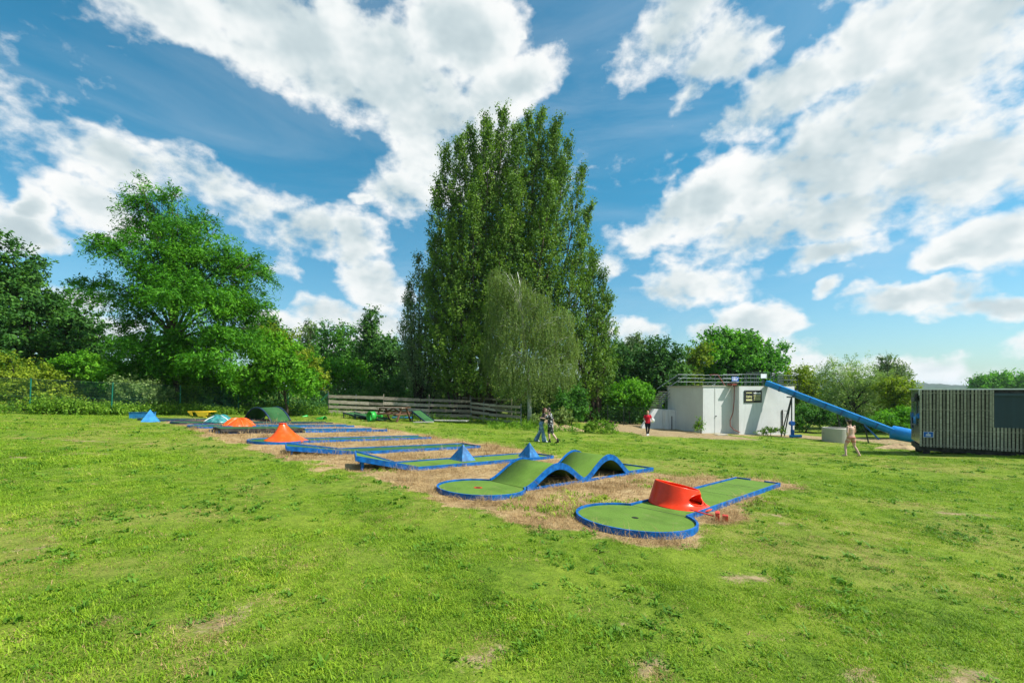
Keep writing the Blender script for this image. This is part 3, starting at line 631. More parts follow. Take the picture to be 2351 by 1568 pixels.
main = [(1154, 255, 700, 69, 0), (1122, 300, 760, 69, -1.5), (1196, 300, 760, 65, -1.5), (1243, 262, 720, 60, .5), (1217, 270, 700, 52, 2), (1280, 280, 760, 58, 0), (1306, 330, 800, 60, -1), (1054, 318, 800, 69, 0), (1080, 300, 760, 67, 2), (1023, 345, 830, 63, 1), (1002, 420, 850, 58, -.5),
        (1338, 395, 850, 54, 0), (1354, 480, 860, 52, 1), (1180, 420, 880, 90, -3), (1086, 440, 880, 83, -3), (1264, 430, 880, 85, -3), (1033, 520, 900, 74, -2.5), (1338, 560, 900, 67, -2), (996, 560, 900, 60, -1), (1149, 560, 920, 90, -3.5), (991, 640, 905, 56, 0), (1054, 640, 915, 67, -3.5),
        (1117, 275, 640, 40, 1), (1270, 300, 640, 40, 1.5), (1364, 600, 900, 45, 1)]
main += [(1150, 335, 800, 74, 2.5), (1235, 330, 800, 72, 2.5), (1100, 370, 820, 72, 2.5), (1285, 375, 820, 66, 2.5), (1050, 450, 850, 60, 2.5), (1180, 300, 700, 50, 1.5)]
poplar('poplar_tree', 'huge dark green poplar with many upright leaders, tallest tree in the middle', 45, 1090, main, LM['poplar'], 150, 'bark', [1045, 1062, 1075, 1110, 1130, 1090])
poplar('poplar_tree', 'smaller grey-green poplar at the left flank of the huge poplar', 47, 965, [(962, 590, 870, 40, 0), (940, 660, 890, 34, -.5), (980, 630, 900, 42, -1), (950, 720, 910, 38, -1), (935, 690, 900, 30, 1), (995, 680, 910, 40, -1.5), (1015, 720, 920, 44, -2)], LM['poplar2'], 150, 'bark_dark', [960, 985], .15)
poplar('poplar_tree', 'yellower poplar at the right flank of the huge poplar, beside the weeping birch', 46, 1365, [(1385, 625, 880, 40, 0), (1362, 580, 880, 44, 1), (1396, 680, 890, 32, -.5), (1345, 630, 900, 48, -1), (1372, 710, 915, 42, -1.5), (1335, 740, 920, 44, -2), (1310, 780, 925, 44, -2)], LM['poplar'], 165, 'bark', [1360, 1375])

# weeping birch
def birch():
    Y = 37.5; bpx = 1215; bx = (bpx - CX) * Y / F; base = Vector((bx, Y, H(bx, Y))); t = thing('birch_tree', 'weeping birch with a white trunk and pale hanging foliage in front of the poplars', 'tree', base)
    b0 = np.array(base); mb = MB(); lv = Leaves()
    tr = [np.array(P(px, py, Y)) - b0 for px, py in ((1215, 985), (1216, 940), (1214, 890), (1210, 840), (1203, 780), (1198, 730), (1192, 690), (1194, 655), (1188, 625))]
    mb.tube(tr, [.21, .18, .16, .145, .125, .10, .075, .05, .02], 9)
    lob = lobes_to_world([(1148, 632, 28, 26, 0), (1185, 655, 36, 30, -.4), (1232, 685, 38, 30, -.5), (1288, 725, 34, 28, 0), (1138, 705, 26, 46, .4), (1182, 740, 46, 50, -.8), (1250, 760, 50, 48, -.6), (1312, 790, 18, 40, .3), (1130, 800, 22, 50, .2), (1165, 830, 40, 46, -1.2), (1225, 840, 50, 44, -1.6), (1285, 850, 36, 46, -.8)], Y, .9)
    twigs = MB()
    for c, r in lob:
        c = c - b0; zt = c[2]; j = min(range(len(tr)), key=lambda i: abs(tr[i][2] - zt * .8)); a = Vector(tr[j])
        for _ in range(5):
            d = rand_dirs(1)[0]; e = Vector(c + d * r * .8); mb.tube([a, a.lerp(e, .45) + Vector((0, 0, .35)), a.lerp(e, .8) + Vector((0, 0, .3)), e], [.04, .028, .016, .006], 5)
        k = int(330 * (r[0] * r[2]) / 3.2 + 70); d = rand_dirs(k); C = c + d * r * rng.random((k, 1)) ** .45
        out = nrm(d * np.array([1, 1, .2])); D = nrm(np.array([0, 0, -1.0]) + rng.normal(0, .10, (k, 3)) + out * .12)
        L = rng.uniform(.5, 2.0, k) * (1 + .3 * (C[:, 2] < c[2]))
        lv.sprays(C, D, out, L, 26, .125, .04, 0, .30, .12, .6, np.clip(.5 + .16 * rng.normal(0, 1, k), 0, 1))
        for i in range(0, k, 3):
            p = Vector(C[i]); q = p + Vector(D[i]) * float(L[i]); twigs.tube([p, q], [.006, .003], 3, False)
    # low skirt of hanging strands
    k = 260; an = rng.uniform(0, 2 * np.pi, k); rr = np.sqrt(rng.random(k)) * 3.3; C = np.stack([np.cos(an) * rr + .3, np.sin(an) * rr * .8, rng.uniform(2.4, 5.2, k)], -1)
    D = nrm(np.array([0, 0, -1.0]) + rng.normal(0, .10, (k, 3))); out = np.stack([np.cos(an), np.sin(an), 0 * an], -1)
    lv.sprays(C, D, out, rng.uniform(1.0, 2.2, k), 24, .125, .045, 0, .30, .12, .6, np.clip(.45 + .16 * rng.normal(0, 1, k), 0, 1))
    lv.build('crown', LM['birch'], t); tk = mb.build('trunk', M['bark_birch'], t, True); twigs.build('twigs', M['bark_dark'], t)
birch()

# right of the poplars
lobe_tree('alder_tree', 'dark green tree standing directly right of the tall poplars', 52, 1425, [(1420, 830, 44, 44), (1400, 870, 40, 50), (1450, 860, 44, 60), (1425, 905, 60, 36)], LM['dark'], 950, .8, 20, .25, 'bark_dark', .2)
lobe_tree('ash_tree', 'thin-topped grey-green tree in the row right of the poplars', 62, 1460, [(1462, 800, 26, 28), (1435, 810, 20, 24), (1470, 830, 30, 30)], LM['poplar2'], 420, .9, 18, .28, 'bark', .18, up=.7)
lobe_tree('oak_tree', 'dark rounded tree left of the concrete block with its crown above the stairs', 50, 1520, [(1512, 815, 34, 36), (1530, 850, 44, 44), (1500, 870, 44, 50), (1545, 890, 34, 40), (1510, 910, 50, 34)], LM['dark'], 1000, .8, 20, .25, 'bark_dark', .22)
lobe_tree('hornbeam_bush', 'bright green bush left of the concrete block, behind the dirt path', 45, 1445, [(1440, 905, 40, 32), (1475, 915, 30, 28), (1415, 915, 30, 26)], LM['bright'], 600, .55, 20, .19, 'bark', .08, cat='bush')
lobe_tree('walnut_tree', 'broad bright green tree rising behind the concrete block and its railings', 56, 1690, [(1660, 795, 46, 32), (1710, 790, 44, 30), (1620, 830, 46, 40), (1690, 830, 60, 44), (1750, 815, 48, 40), (1775, 850, 48, 40), (1640, 870, 60, 36), (1720, 870, 70, 36), (1650, 775, 18, 14)], LM['walnut'], 1900, .85, 20, .30, 'bark_dark', .3)
lobe_tree('hawthorn_tree', 'yellow-green tree at the left side of the broad tree behind the concrete block', 53, 1590, [(1585, 850, 30, 36), (1605, 820, 26, 26), (1575, 880, 30, 30)], LM['yellow'], 420, .7, 18, .24, 'bark', .12)
lobe_tree('plum_tree', 'loose olive-green tree between the broad tree and the pale willow', 50, 1840, [(1840, 862, 26, 22), (1825, 890, 30, 28), (1862, 885, 26, 26), (1845, 920, 36, 30)], LM['yellow'], 480, .7, 18, .22, 'bark', .12)
lobe_tree('willow_tree', 'pale grey-green willow with a dark forked limb behind the blue slide', 47, 1955, [(1915, 870, 42, 34), (1965, 865, 48, 38), (2020, 880, 44, 36), (1900, 915, 40, 36), (1960, 915, 56, 44), (2025, 925, 46, 40), (1990, 955, 70, 34), (1920, 955, 46, 34)], LM['willow'], 1700, .8, 24, .17, 'bark_dark', .24, up=.3, wid=.35, droop=.1)
lobe_tree('pine_tree', 'dark blue-green tree top behind the pale willow', 78, 2050, [(2045, 848, 28, 22), (2065, 862, 22, 18), (2040, 870, 30, 24)], LM['poplar2'], 420, 1.0, 18, .3, 'bark_dark', .2, up=.5)
lobe_tree('hedge_maple', 'yellow-green bush between the willow and the slatted cabin', 42, 2065, [(2050, 895, 30, 30), (2080, 905, 24, 26), (2060, 935, 34, 30)], LM['yellow'], 620, .55, 20, .17, 'bark', .09, cat='bush')
lobe_tree('laurel_bush', 'glossy bright bush behind the lower end of the blue slide', 38, 2065, [(2055, 958, 30, 18), (2080, 968, 22, 16), (2030, 970, 24, 14)], LM['bright'], 560, .4, 20, .13, 'bark', .06, cat='bush')
lobe_tree('snowberry_bush', 'dense green bush between the concrete block and the slide support', 43.5, 1850, [(1845, 950, 30, 24), (1875, 960, 26, 22), (1830, 970, 24, 20), (1890, 950, 24, 24)], LM['mid'], 620, .45, 20, .15, 'bark_dark', .06, cat='bush')
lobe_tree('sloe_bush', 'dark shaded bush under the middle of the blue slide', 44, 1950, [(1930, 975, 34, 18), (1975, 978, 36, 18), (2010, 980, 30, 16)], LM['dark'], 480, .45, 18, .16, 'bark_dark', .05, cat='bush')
for i, (px, py, rx, ry, lab) in enumerate([(2258, 882, 20, 12, 'smallest rounded tree above the left part of the cabin roof'), (2300, 876, 26, 15, 'tallest rounded tree above the cabin roof'), (2345, 877, 26, 16, 'rounded tree above the cabin roof at the right picture edge')]):
    lobe_tree('lakeside_tree', lab, 150, px, [(px, py, rx, ry), (px - rx * .6, py + 8, rx * .7, ry * .8), (px + rx * .6, py + 8, rx * .7, ry * .8)], LM['walnut'], 420, 1.8, 14, .6, 'bark_dark', .3, group='trees beyond the cabin')
lobe_tree('guelder_bush', 'leafy green bush right of the birch trunk behind the embracing pair', 35.5, 1312, [(1305, 925, 26, 26), (1325, 945, 22, 20), (1285, 950, 28, 20), (1330, 910, 18, 18)], LM['mid'], 520, .42, 20, .14, 'bark', .05, cat='bush')
lobe_tree('broom_bush', 'low grey-green bush behind the dark-haired pair at the foot of the birch', 34.5, 1285, [(1275, 955, 24, 14), (1300, 960, 18, 10), (1240, 965, 20, 10)], LM['birch'], 260, .35, 18, .11, 'bark', .03, cat='bush')
lobe_tree('weed_clump', 'small bright weed clump on the bank left of the woman in red', 31.5, 1380, [(1375, 975, 22, 7), (1400, 978, 20, 7), (1350, 980, 16, 5)], LM['nettle'], 150, .25, 18, .09, 'bark', .02, cat='plant')
lobe_tree('weed_clump', 'tall weed growing against the shaded side of the concrete block', 36.2, 1606, [(1606, 972, 7, 13), (1603, 980, 10, 8)], LM['nettle'], 70, .25, 18, .08, 'bark', .02, cat='plant')
lobe_tree('weed_clump', 'wide low weed clump at the right foot of the whitewashed wall', 37, 1770, [(1760, 990, 26, 5), (1790, 988, 16, 6)], LM['nettle'], 120, .22, 18, .08, 'bark', .02, cat='plant')

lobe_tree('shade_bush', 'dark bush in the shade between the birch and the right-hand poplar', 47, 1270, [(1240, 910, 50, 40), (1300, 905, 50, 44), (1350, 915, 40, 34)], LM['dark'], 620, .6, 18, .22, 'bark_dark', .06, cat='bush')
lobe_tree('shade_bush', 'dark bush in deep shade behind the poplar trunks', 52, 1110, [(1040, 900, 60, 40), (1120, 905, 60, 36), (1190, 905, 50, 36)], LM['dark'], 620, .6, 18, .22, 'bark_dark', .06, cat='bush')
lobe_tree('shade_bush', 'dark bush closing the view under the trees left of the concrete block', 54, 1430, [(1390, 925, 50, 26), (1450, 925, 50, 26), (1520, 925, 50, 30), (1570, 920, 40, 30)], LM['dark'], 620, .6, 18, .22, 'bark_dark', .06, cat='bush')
# far wood that closes the view under the crowns, and tall grass behind the plank fence
def thicket():
    lv = Leaves(); lob = []
    for px in range(-260, 1990, 42):
        y = random.uniform(80, 92); h = random.uniform(3.5, 6.0) if px < 1560 else random.uniform(2.5, 4); x = (px - CX) * y / F
        lob.append((np.array([x, y, H(x, y) + h * .5]), np.array([2.6, 2.0, h * .62])))
    fill_lobes(lv, lob, 4200, 1.2, 12, .5)
    o = lv.build('far_wood', LM['dark'], None); tag(o, 'dark mass of far woodland under the tree crowns', 'woodland', kind='stuff')
thicket()
def strip_plants(name, label, cat, pts, hmin, hmax, n, size, mat, wid=.6, rnd=.6, spread=.2):
    lv = Leaves(); C = np.array([[x, y, H(x, y)] for x, y in pts]); k = len(C)
    D = nrm(np.array([0, 0, 1.0]) + rng.normal(0, .14, (k, 3))); out = nrm(rng.normal(0, 1, (k, 3)) * np.array([1, 1, .2]))
    hh = rng.uniform(hmin, hmax, k) * (1 + .35 * np.sin(C[:, 0] * 1.1) * np.sin(C[:, 0] * .43 + 1))
    lv.sprays(C, D, out, hh, n, size, spread, 0, wid, .6, rnd, np.clip(.5 + .18 * rng.normal(0, 1, k), 0, 1))
    return tag(lv.build(name, mat, None), label, cat, kind='stuff')
FENCE = [G(70, 951), G(254, 953)]
FL = [Vector((-36, 19.5, 0)), Vector((-28.0, 26.4, 0)), Vector((-25.2, 28.6, 0)), Vector((-23.2, 31.8, 0)), Vector((-21.0, 34.9, 0)), Vector((-18.4, 37.4, 0)), Vector((-15.6, 38.6, 0))]
for p in FL: p.z = H(p.x, p.y)
pts = []
for _ in range(2600):
    i = random.choice([0, 1, 1, 2, 2, 3, 3, 4, 4, 5]); t = random.random(); q = FL[i].lerp(FL[i + 1], t); n = Vector((FL[i + 1].y - FL[i].y, -(FL[i + 1].x - FL[i].x), 0)).normalized(); q = q + n * random.triangular(-1.4, 1.0, -.2); pts.append((q.x, q.y))
strip_plants('weeds', 'strip of bright green nettles along the foot of the wire fence', 'weeds', pts, .35, .8, 16, .12, LM['nettle'])
pts = [tuple(P(random.uniform(1170, 1580), 930, random.uniform(44, 56))[:2]) for _ in range(1500)]
strip_plants('undergrowth', 'dark undergrowth in the shade between the birch and the concrete block', 'undergrowth', pts, .7, 1.7, 14, .22, LM['dark'])
pts = [(random.uniform(-30, -16), random.uniform(36, 46)) for _ in range(900)]
strip_plants('undergrowth', 'dark undergrowth behind the wire fence below the trees', 'undergrowth', pts, .6, 1.5, 14, .2, LM['dark'])
pts = [(random.uniform(-21, -1), random.uniform(46, 54)) for _ in range(1800)]
strip_plants('tall_grass', 'dark tall grass on the bank behind the plank fence', 'grass', pts, 1.3, 2.6, 12, .6, LM['tallgrass'], .08, .35, .1)
pts = [(random.uniform(-19, 3) , random.uniform(36, 42)) for _ in range(700)] + [tuple((P(random.uniform(1120, 1330), 960, random.uniform(33.5, 37.5)))[:2]) for _ in range(500)] + [tuple((P(random.uniform(1120, 1420), 960, random.uniform(31, 33)))[:2]) for _ in range(200)]
strip_plants('meadow_plants', 'rough low plants at the foot of the plank fence and birch', 'weeds', pts, .2, .5, 14, .12, LM['nettle'], .4)

# ------------------------------------------------------------------ minigolf lanes
NRM = Vector((.0443, .03, 1)).normalized()
def lane_mat(a, b):
    o = AB(a, b); x = (LU - NRM * LU.dot(NRM)).normalized(); y = NRM.cross(x)
    m = Matrix((x, y, NRM)).transposed().to_4x4(); m.translation = o; return m
def arc(c, r, a0, a1, n=28): return [(c[0] + r * math.cos(R(a0 + (a1 - a0) * i / n)), c[1] + r * math.sin(R(a0 + (a1 - a0) * i / n))) for i in range(n + 1)]
WID = 1.1; HW = WID / 2
def outline(Lc, Rr):
    """local plan: disc centre at 0,0, lane runs along +x to Lc; travel so that the outside is on the right"""
    a = math.degrees(math.asin(HW / Rr))
    right = [(Lc, -HW), (Rr * math.cos(R(a)) , -HW)]
    return a
def turf_sheet(mb, poly, z0, z1): mb.prism(poly, z0, z1)
def hole_part(root, c, z, rim=None, r=.055):
    mb = MB(); mb.tube([(c[0], c[1], z - .02), (c[0], c[1], z + .004)], r, 20); h = mb.build('hole', M['black'], root)
    if rim:
        m2 = MB(); n = 24; vs = []; fs = []
        for k in range(n):
            t = 2 * math.pi * k / n
            vs += [(c[0] + math.cos(t) * r, c[1] + math.sin(t) * r, z + .006), (c[0] + math.cos(t) * (r + .035), c[1] + math.sin(t) * (r + .035), z + .005)]
        fs = [(2 * k, 2 * k + 1, (2 * k + 3) % (2 * n), (2 * k + 2) % (2 * n)) for k in range(n)]
        m2.add(vs, fs).build('hole_rim', rim, h)
ZB, ZT, ZE = -.05, .060, .095         # foot, playing surface, top of border
def disc_lane(name, label, a_end, b_edge, Lc, Rr, turfm, bluem=None, gap=0.0, hole=True, rim=None, group='minigolf lanes side by side'):
    bluem = bluem or M['blue']
    root = thing(name, label, 'minigolf lane', mat=lane_mat(a_end - Lc, b_edge + HW), group=group)
    al = math.degrees(math.asin(HW / Rr))
    disc = arc((0, 0), Rr, al, 360 - al, 44)
    poly = [(Lc, HW)] + disc + [(Lc, -HW)]
    mb = MB(); mb.prism([(x * .998, y * .995) for x, y in poly][::-1], ZB, ZT); mb.build('turf', turfm, root)
    ends = [(Lc, HW - gap), (Lc, HW)], [(Lc, -HW), (Lc, -HW + gap)]
    path = (ends[0] if gap else []) + [(Lc, HW)] * (0 if gap else 1) + disc + ([(Lc, -HW)] if not gap else ends[1])
    b = MB(); b.strip(path[::-1] if False else path, -.035, ZB, ZE); b.build('border', bluem, root)
    for x in (Rr * math.cos(R(al)) + .02, Lc * .55, Lc * .80): MB().box((x, 0, ZT + .0005), (.014, WID - .08, .003)).build('panel_joint', M['black_and_shade'], root)
    if hole: hole_part(root, (0, 0), ZT, rim)
    return root
# lane with the red loop (nearest)
A = disc_lane('minigolf_lane', 'nearest minigolf lane, round putting end, under the red loop', 13.4, 3.2, 6.6, .97, M['turf'], gap=.38)
# lane with two humps
def hump_lane():
    Lc, Rr = 6.5, .93; root = thing('minigolf_lane', 'minigolf lane with two green humps and a round putting end', 'minigolf lane', mat=lane_mat(12.9 - Lc, 6.52 + HW), group='minigolf lanes side by side')
    al = math.degrees(math.asin(HW / Rr)); x0 = Rr * math.cos(R(al)); disc = arc((0, 0), Rr, al, 360 - al, 44)
    MB().prism([(x * .997, y * .997) for x, y in disc][::-1], ZB, ZT).build('turf', M['turf'], root)
    MB().strip(disc, -.035, ZB, ZE).build('border', M['blue'], root)
    hole_part(root, (-.05, .05), ZT, M['redbox'])
    s0, h1, s1, h2, s2 = x0 + .03, .43, 2.92, .52, 5.10
    def zf(x):
        if s0 <= x <= s1: return h1 * math.sin(math.pi * (x - s0) / (s1 - s0)) ** 1.45
        if s1 < x <= s2: return h2 * math.sin(math.pi * (x - s1) / (s2 - s1)) ** 1.45
        return 0.0
    xs_ = [s0 + (Lc - s0) * i / 110 for i in range(111)]
    vs = []; fs = []
    for x in xs_:
        z = zf(x) + ZT; vs += [(x, -HW, z), (x, HW, z), (x, HW, z - .025), (x, -HW, z - .025)]
    for i in range(110):
        a = 4 * i; b = a + 4
        fs += [(a, b, b + 1, a + 1), (a + 1, b + 1, b + 2, a + 2), (a + 2, b + 2, b + 3, a + 3), (a + 3, b + 3, b, a)]
    MB().add(vs, fs).build('hump_turf', M['turf'], root, True)
    under = []
    for y0 in (-HW - .035, HW):
        mb = MB(); vs = []; fs = []
        for x in xs_:
            z = zf(x); lo = max(ZB + .0, z - .045) if z > .055 else ZB
            for (yy, zz) in ((y0, lo), (y0, z + ZE + .01), (y0 + .035, z + ZE + .01), (y0 + .035, lo)): vs.append((x, yy, zz))
        for i in range(110):
            a = 4 * i; b = a + 4
            for k in range(4): fs.append((a + k, a + (k + 1) % 4, b + (k + 1) % 4, b + k))
        fs += [(3, 2, 1, 0), tuple(440 + k for k in range(4))]
        mb.add(vs, fs).build('side_board', M['blue'], root)
        m2 = MB(); m2.box(((s0 + s2) / 2 + .1, y0 + .0175, .01), (s2 - s0 - .2, .030, .10)); m2.build('bottom_rail', M['blue'], root)
    mb = MB(); mb.box((Lc + .012, 0, .03), (.03, WID, .14)); mb.build('end_board', M['blue'], root)
    for y in (-HW + .12, HW - .12): MB().box(((s0 + s2) / 2, y, -.02), (s2 - s0, .05, .05)).build('ground_beam', M['black_and_shade'], root)
hump_lane()
# straight lanes whose near ends are raised ramps
def ramp_lane(label, a_end, b_edge, Lf, Lr, rise, turfm, kink, blue=None):
    blue = blue or M['blue']; root = thing('minigolf_lane', label, 'minigolf lane', mat=lane_mat(a_end - Lf, b_edge + HW), group='minigolf lanes side by side')
    MB().prism([(0, -HW), (Lf, -HW), (Lf, HW), (0, HW)], ZB, ZT).build('turf', turfm, root)
    MB().strip([(0, HW), (Lf, HW)], -.035, ZB, ZE).build('border', blue, root)
    MB().strip([(Lf, -HW), (0, -HW)], -.035, ZB, ZE).build('border', blue, root)
    MB().box((Lf + .018, 0, .03), (.03, WID + .06, .15)).build('end_board', blue, root)
    dr = Vector((-math.cos(R(kink)), -math.sin(R(kink)), 0)); pr = Vector((dr.y, -dr.x, 0)); up = Vector((0, 0, 1))
    n0 = Vector((0, -HW, 0)); f0 = Vector((0, HW, 0)); n1 = n0 + dr * Lr; f1 = n1 + pr * WID; hz = Vector((0, 0, rise))
    q = [n0, f0, f1 + hz, n1 + hz]; q = [v + Vector((0, 0, ZT)) for v in q]
    MB().add(q + [v - Vector((0, 0, .05)) for v in q], [(0, 1, 2, 3), (7, 6, 5, 4), (0, 3, 7, 4), (1, 5, 6, 2), (2, 6, 7, 3), (0, 4, 5, 1)]).build('ramp_turf', turfm, root)
    for a, b, o in ((n0, n1 + hz, -pr), (f0, f1 + hz, pr)):
        v = []
        for p in (a, b): v += [p + o * .003 + up * (ZT - .085), p + o * .038 + up * (ZT - .085), p + o * .038 + up * (ZT + .050), p + o * .003 + up * (ZT + .050)]
        MB().add(v, [(0, 1, 2, 3), (7, 6, 5, 4), (0, 4, 5, 1), (1, 5, 6, 2), (2, 6, 7, 3), (3, 7, 4, 0)]).build('ramp_border', blue, root)
    v = []
    for p in (n1 + hz - pr * .038, f1 + hz + pr * .038): v += [p + dr * .002 + up * (ZT - .08), p + dr * .035 + up * (ZT - .08), p + dr * .035 + up * (ZT + .048), p + dr * .002 + up * (ZT + .048)]
    MB().add(v, [(0, 1, 2, 3), (7, 6, 5, 4), (0, 4, 5, 1), (1, 5, 6, 2), (2, 6, 7, 3), (3, 7, 4, 0)]).build('end_board', blue, root)
    for p in (n1 - dr * .14 + pr * .05, f1 - dr * .14 - pr * .05): MB().box((p.x, p.y, (rise - .02) / 2 - .06), (.055, .055, rise + .04)).build('leg', blue, root)
    c = (n0 + f0 + n1 + f1) / 4; MB().box((c.x, c.y, ZT + rise * .5 - .11), (Lr * .8, .12, .06), Matrix.Rotation(math.atan2(dr.y, dr.x), 3, 'Z') @ Matrix.Rotation(-math.atan2(rise, Lr), 3, 'Y')).build('underside_shade_board', M['black_and_shade'], root)  # black underside board, added as the darkness beneath the ramp
    return root
C_ = ramp_lane('minigolf lane with two blue pyramids and its near end raised on legs', 12.4, 10.0, 5.6, 1.5, .27, M['turf'], -26)
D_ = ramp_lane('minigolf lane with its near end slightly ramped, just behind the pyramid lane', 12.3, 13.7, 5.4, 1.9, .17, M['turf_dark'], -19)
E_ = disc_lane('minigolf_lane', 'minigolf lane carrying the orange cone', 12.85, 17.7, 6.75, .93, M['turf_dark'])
# lane with the raised blackened table end
def table_lane():
    Lf = 7.5; root = thing('minigolf_lane', 'minigolf lane with a raised blackened box end beside the orange cone', 'minigolf lane', mat=lane_mat(12.95 - Lf, 22.4 + HW), group='minigolf lanes side by side')
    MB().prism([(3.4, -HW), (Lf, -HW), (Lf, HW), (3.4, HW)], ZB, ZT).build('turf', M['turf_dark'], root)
    for y in (-HW - .037, HW + .002): MB().box(((3.4 + Lf) / 2, y + .0175, .035), (Lf - 3.4, .035, .17)).build('border', M['blue'], root)
    for y in (-HW - .03, HW + .03): MB().box((1.6, y, .165), (3.5, .05, .13)).build('side_board', M['black_and_shade'], root)
    MB().box((-.13, 0, .165), (.04, WID, .13)).build('end_board', M['black_and_shade'], root)
    MB().box((1.65, 0, .20), (3.5, WID - .02, .04)).build('raised_turf', M['turf_dark'], root)
    for y in (-HW + .02, HW - .02):
        MB().box((1.7, y, .035), (3.2, .05, .13)).build('base_board', M['navy'], root)
        for k in range(4): MB().box((-.3 + .1 * k, y - .03, .04), (.05, .05, .18)).build('foot', M['navy'], root)
table_lane()
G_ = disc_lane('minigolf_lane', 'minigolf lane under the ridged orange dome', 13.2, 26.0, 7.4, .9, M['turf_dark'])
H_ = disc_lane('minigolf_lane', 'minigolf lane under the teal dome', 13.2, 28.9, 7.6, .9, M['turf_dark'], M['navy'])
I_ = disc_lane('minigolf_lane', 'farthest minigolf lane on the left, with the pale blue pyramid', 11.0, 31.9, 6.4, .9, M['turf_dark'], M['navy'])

def pyramid(label, matx, x, y, sx, sy, h, mat, lean=0, z=ZT, rz=0):
    m = matx @ Matrix.Translation((x, y, z + .002)) @ Matrix.Rotation(rz, 4, 'Z')
    root = thing('pyramid', label, 'pyramid', mat=m, group='blue pyramids')
    base = [(-sx, -sy, 0), (sx, -sy, 0), (sx, sy, 0), (-sx, sy, 0)]; ap = (lean, 0, h)
    for k, nm in ((0, 0), (1, 1), (2, 2), (3, 3)):
        a, b = Vector(base[k]), Vector(base[(k + 1) % 4]); c = Vector(ap); n = (b - a).cross(c - a).normalized() * -.02
        MB().add([a, b, c, a + n, b + n, c + n], [(0, 1, 2), (5, 4, 3), (0, 3, 4, 1), (1, 4, 5, 2), (2, 5, 3, 0)]).build('panel', mat, root)
    return root
cm = C_.matrix_world.copy()
def lane_local(root, px, py):
    g = G(px, py); return root.matrix_world.inverted() @ g
bpy.context.view_layer.update()
q1 = lane_local(C_, 1050, 1058); q2 = lane_local(C_, 1212, 1053)
pyramid('left one of the two blue pyramids, on the far edge of the ramped lane', C_.matrix_world, q1.x, .22, .27, .31, .48, M['blue2'], 0)
pyramid('right one of the two blue pyramids, scuffed, on the near edge of the ramped lane', C_.matrix_world, q2.x, -.24, .26, .28, .50, M['blue2'], 0)
g = G(345, 968); root = thing('pyramid', 'pale blue pyramid standing alone at the far left', 'pyramid', (g.x, g.y, g.z), R(35), 'blue pyramids')
base = [(-.42, -.42, -.03), (.42, -.42, -.03), (.42, .42, -.03), (-.42, .42, -.03)]
for k in range(4):
    a, b = Vector(base[k]), Vector(base[(k + 1) % 4]); c = Vector((0, 0, .66)); n = (b - a).cross(c - a).normalized() * -.02
    MB().add([a, b, c, a + n, b + n, c + n], [(0, 1, 2), (5, 4, 3), (0, 3, 4, 1), (1, 4, 5, 2), (2, 5, 3, 0)]).build('panel', M['skyblue'], root)
# blue hurdle box with an arch hole behind that pyramid
g = G(318, 962); root = thing('hurdle', 'low blue hurdle board with a small arch behind the pale blue pyramid', 'hurdle', (g.x, g.y + .15, g.z), R(6))
poly = [(-.62, 0), (.34, 0)] + [(.45 + .11 * math.cos(R(180 - 18 * i)), .16 + .10 * math.sin(R(180 - 18 * i))) for i in range(11)] + [(.56, 0), (.75, 0), (.75, .36), (-.62, .36)]
mb = MB(); n = len(poly); mb.add([(x, 0, z) for x, z in poly] + [(x, .10, z) for x, z in poly], [tuple(range(n)), tuple(reversed(range(n, 2 * n)))] + [(k, (k + 1) % n, n + (k + 1) % n, n + k) for k in range(n)])
mb.build('board', M['skyblue'], root); MB().box((.06, .05, .375), (1.42, .14, .03)).build('top_cap', M['blue2'], root)

# orange cone: leaning volcano
def cone():
    c = Vector((.42, 0, ZT)); root = thing('volcano_cone', 'orange fibreglass cone with a flared foot', 'cone', mat=E_.matrix_world @ Matrix.Translation(c))
    n = 40; prof = [(0, 1.0), (.03, .97), (.1, .84), (.25, .63), (.45, .45), (.65, .32), (.82, .225), (.95, .165), (1.0, .155)]
    # lean of the spout towards the picture's left
    back = (E_.matrix_world.to_3x3().inverted() @ Vector((-1, 0, 0))).normalized()
    vs = []; fs = []
    for t, r in prof:
        off = back * (.20 * t)
        for k in range(n):
            a = 2 * math.pi * k / n; vs.append((off.x + .80 * r * math.cos(a), off.y + .66 * r * math.sin(a), .64 * t))
    for i in range(len(prof) - 1):
        for k in range(n): fs.append((i * n + k, i * n + (k + 1) % n, (i + 1) * n + (k + 1) % n, (i + 1) * n + k))
    o = MB().add(vs, fs).build('shell', M['orange'], root, True); s = o.modifiers.new('thickness', 'SOLIDIFY'); s.thickness = .015; s.offset = -1
    m = MB(); off = back * .2; m.tube([(off.x, off.y, .628), (off.x, off.y, .652)], [.135, .135], 28); m.build('rim', M['red'], root, True)
cone()
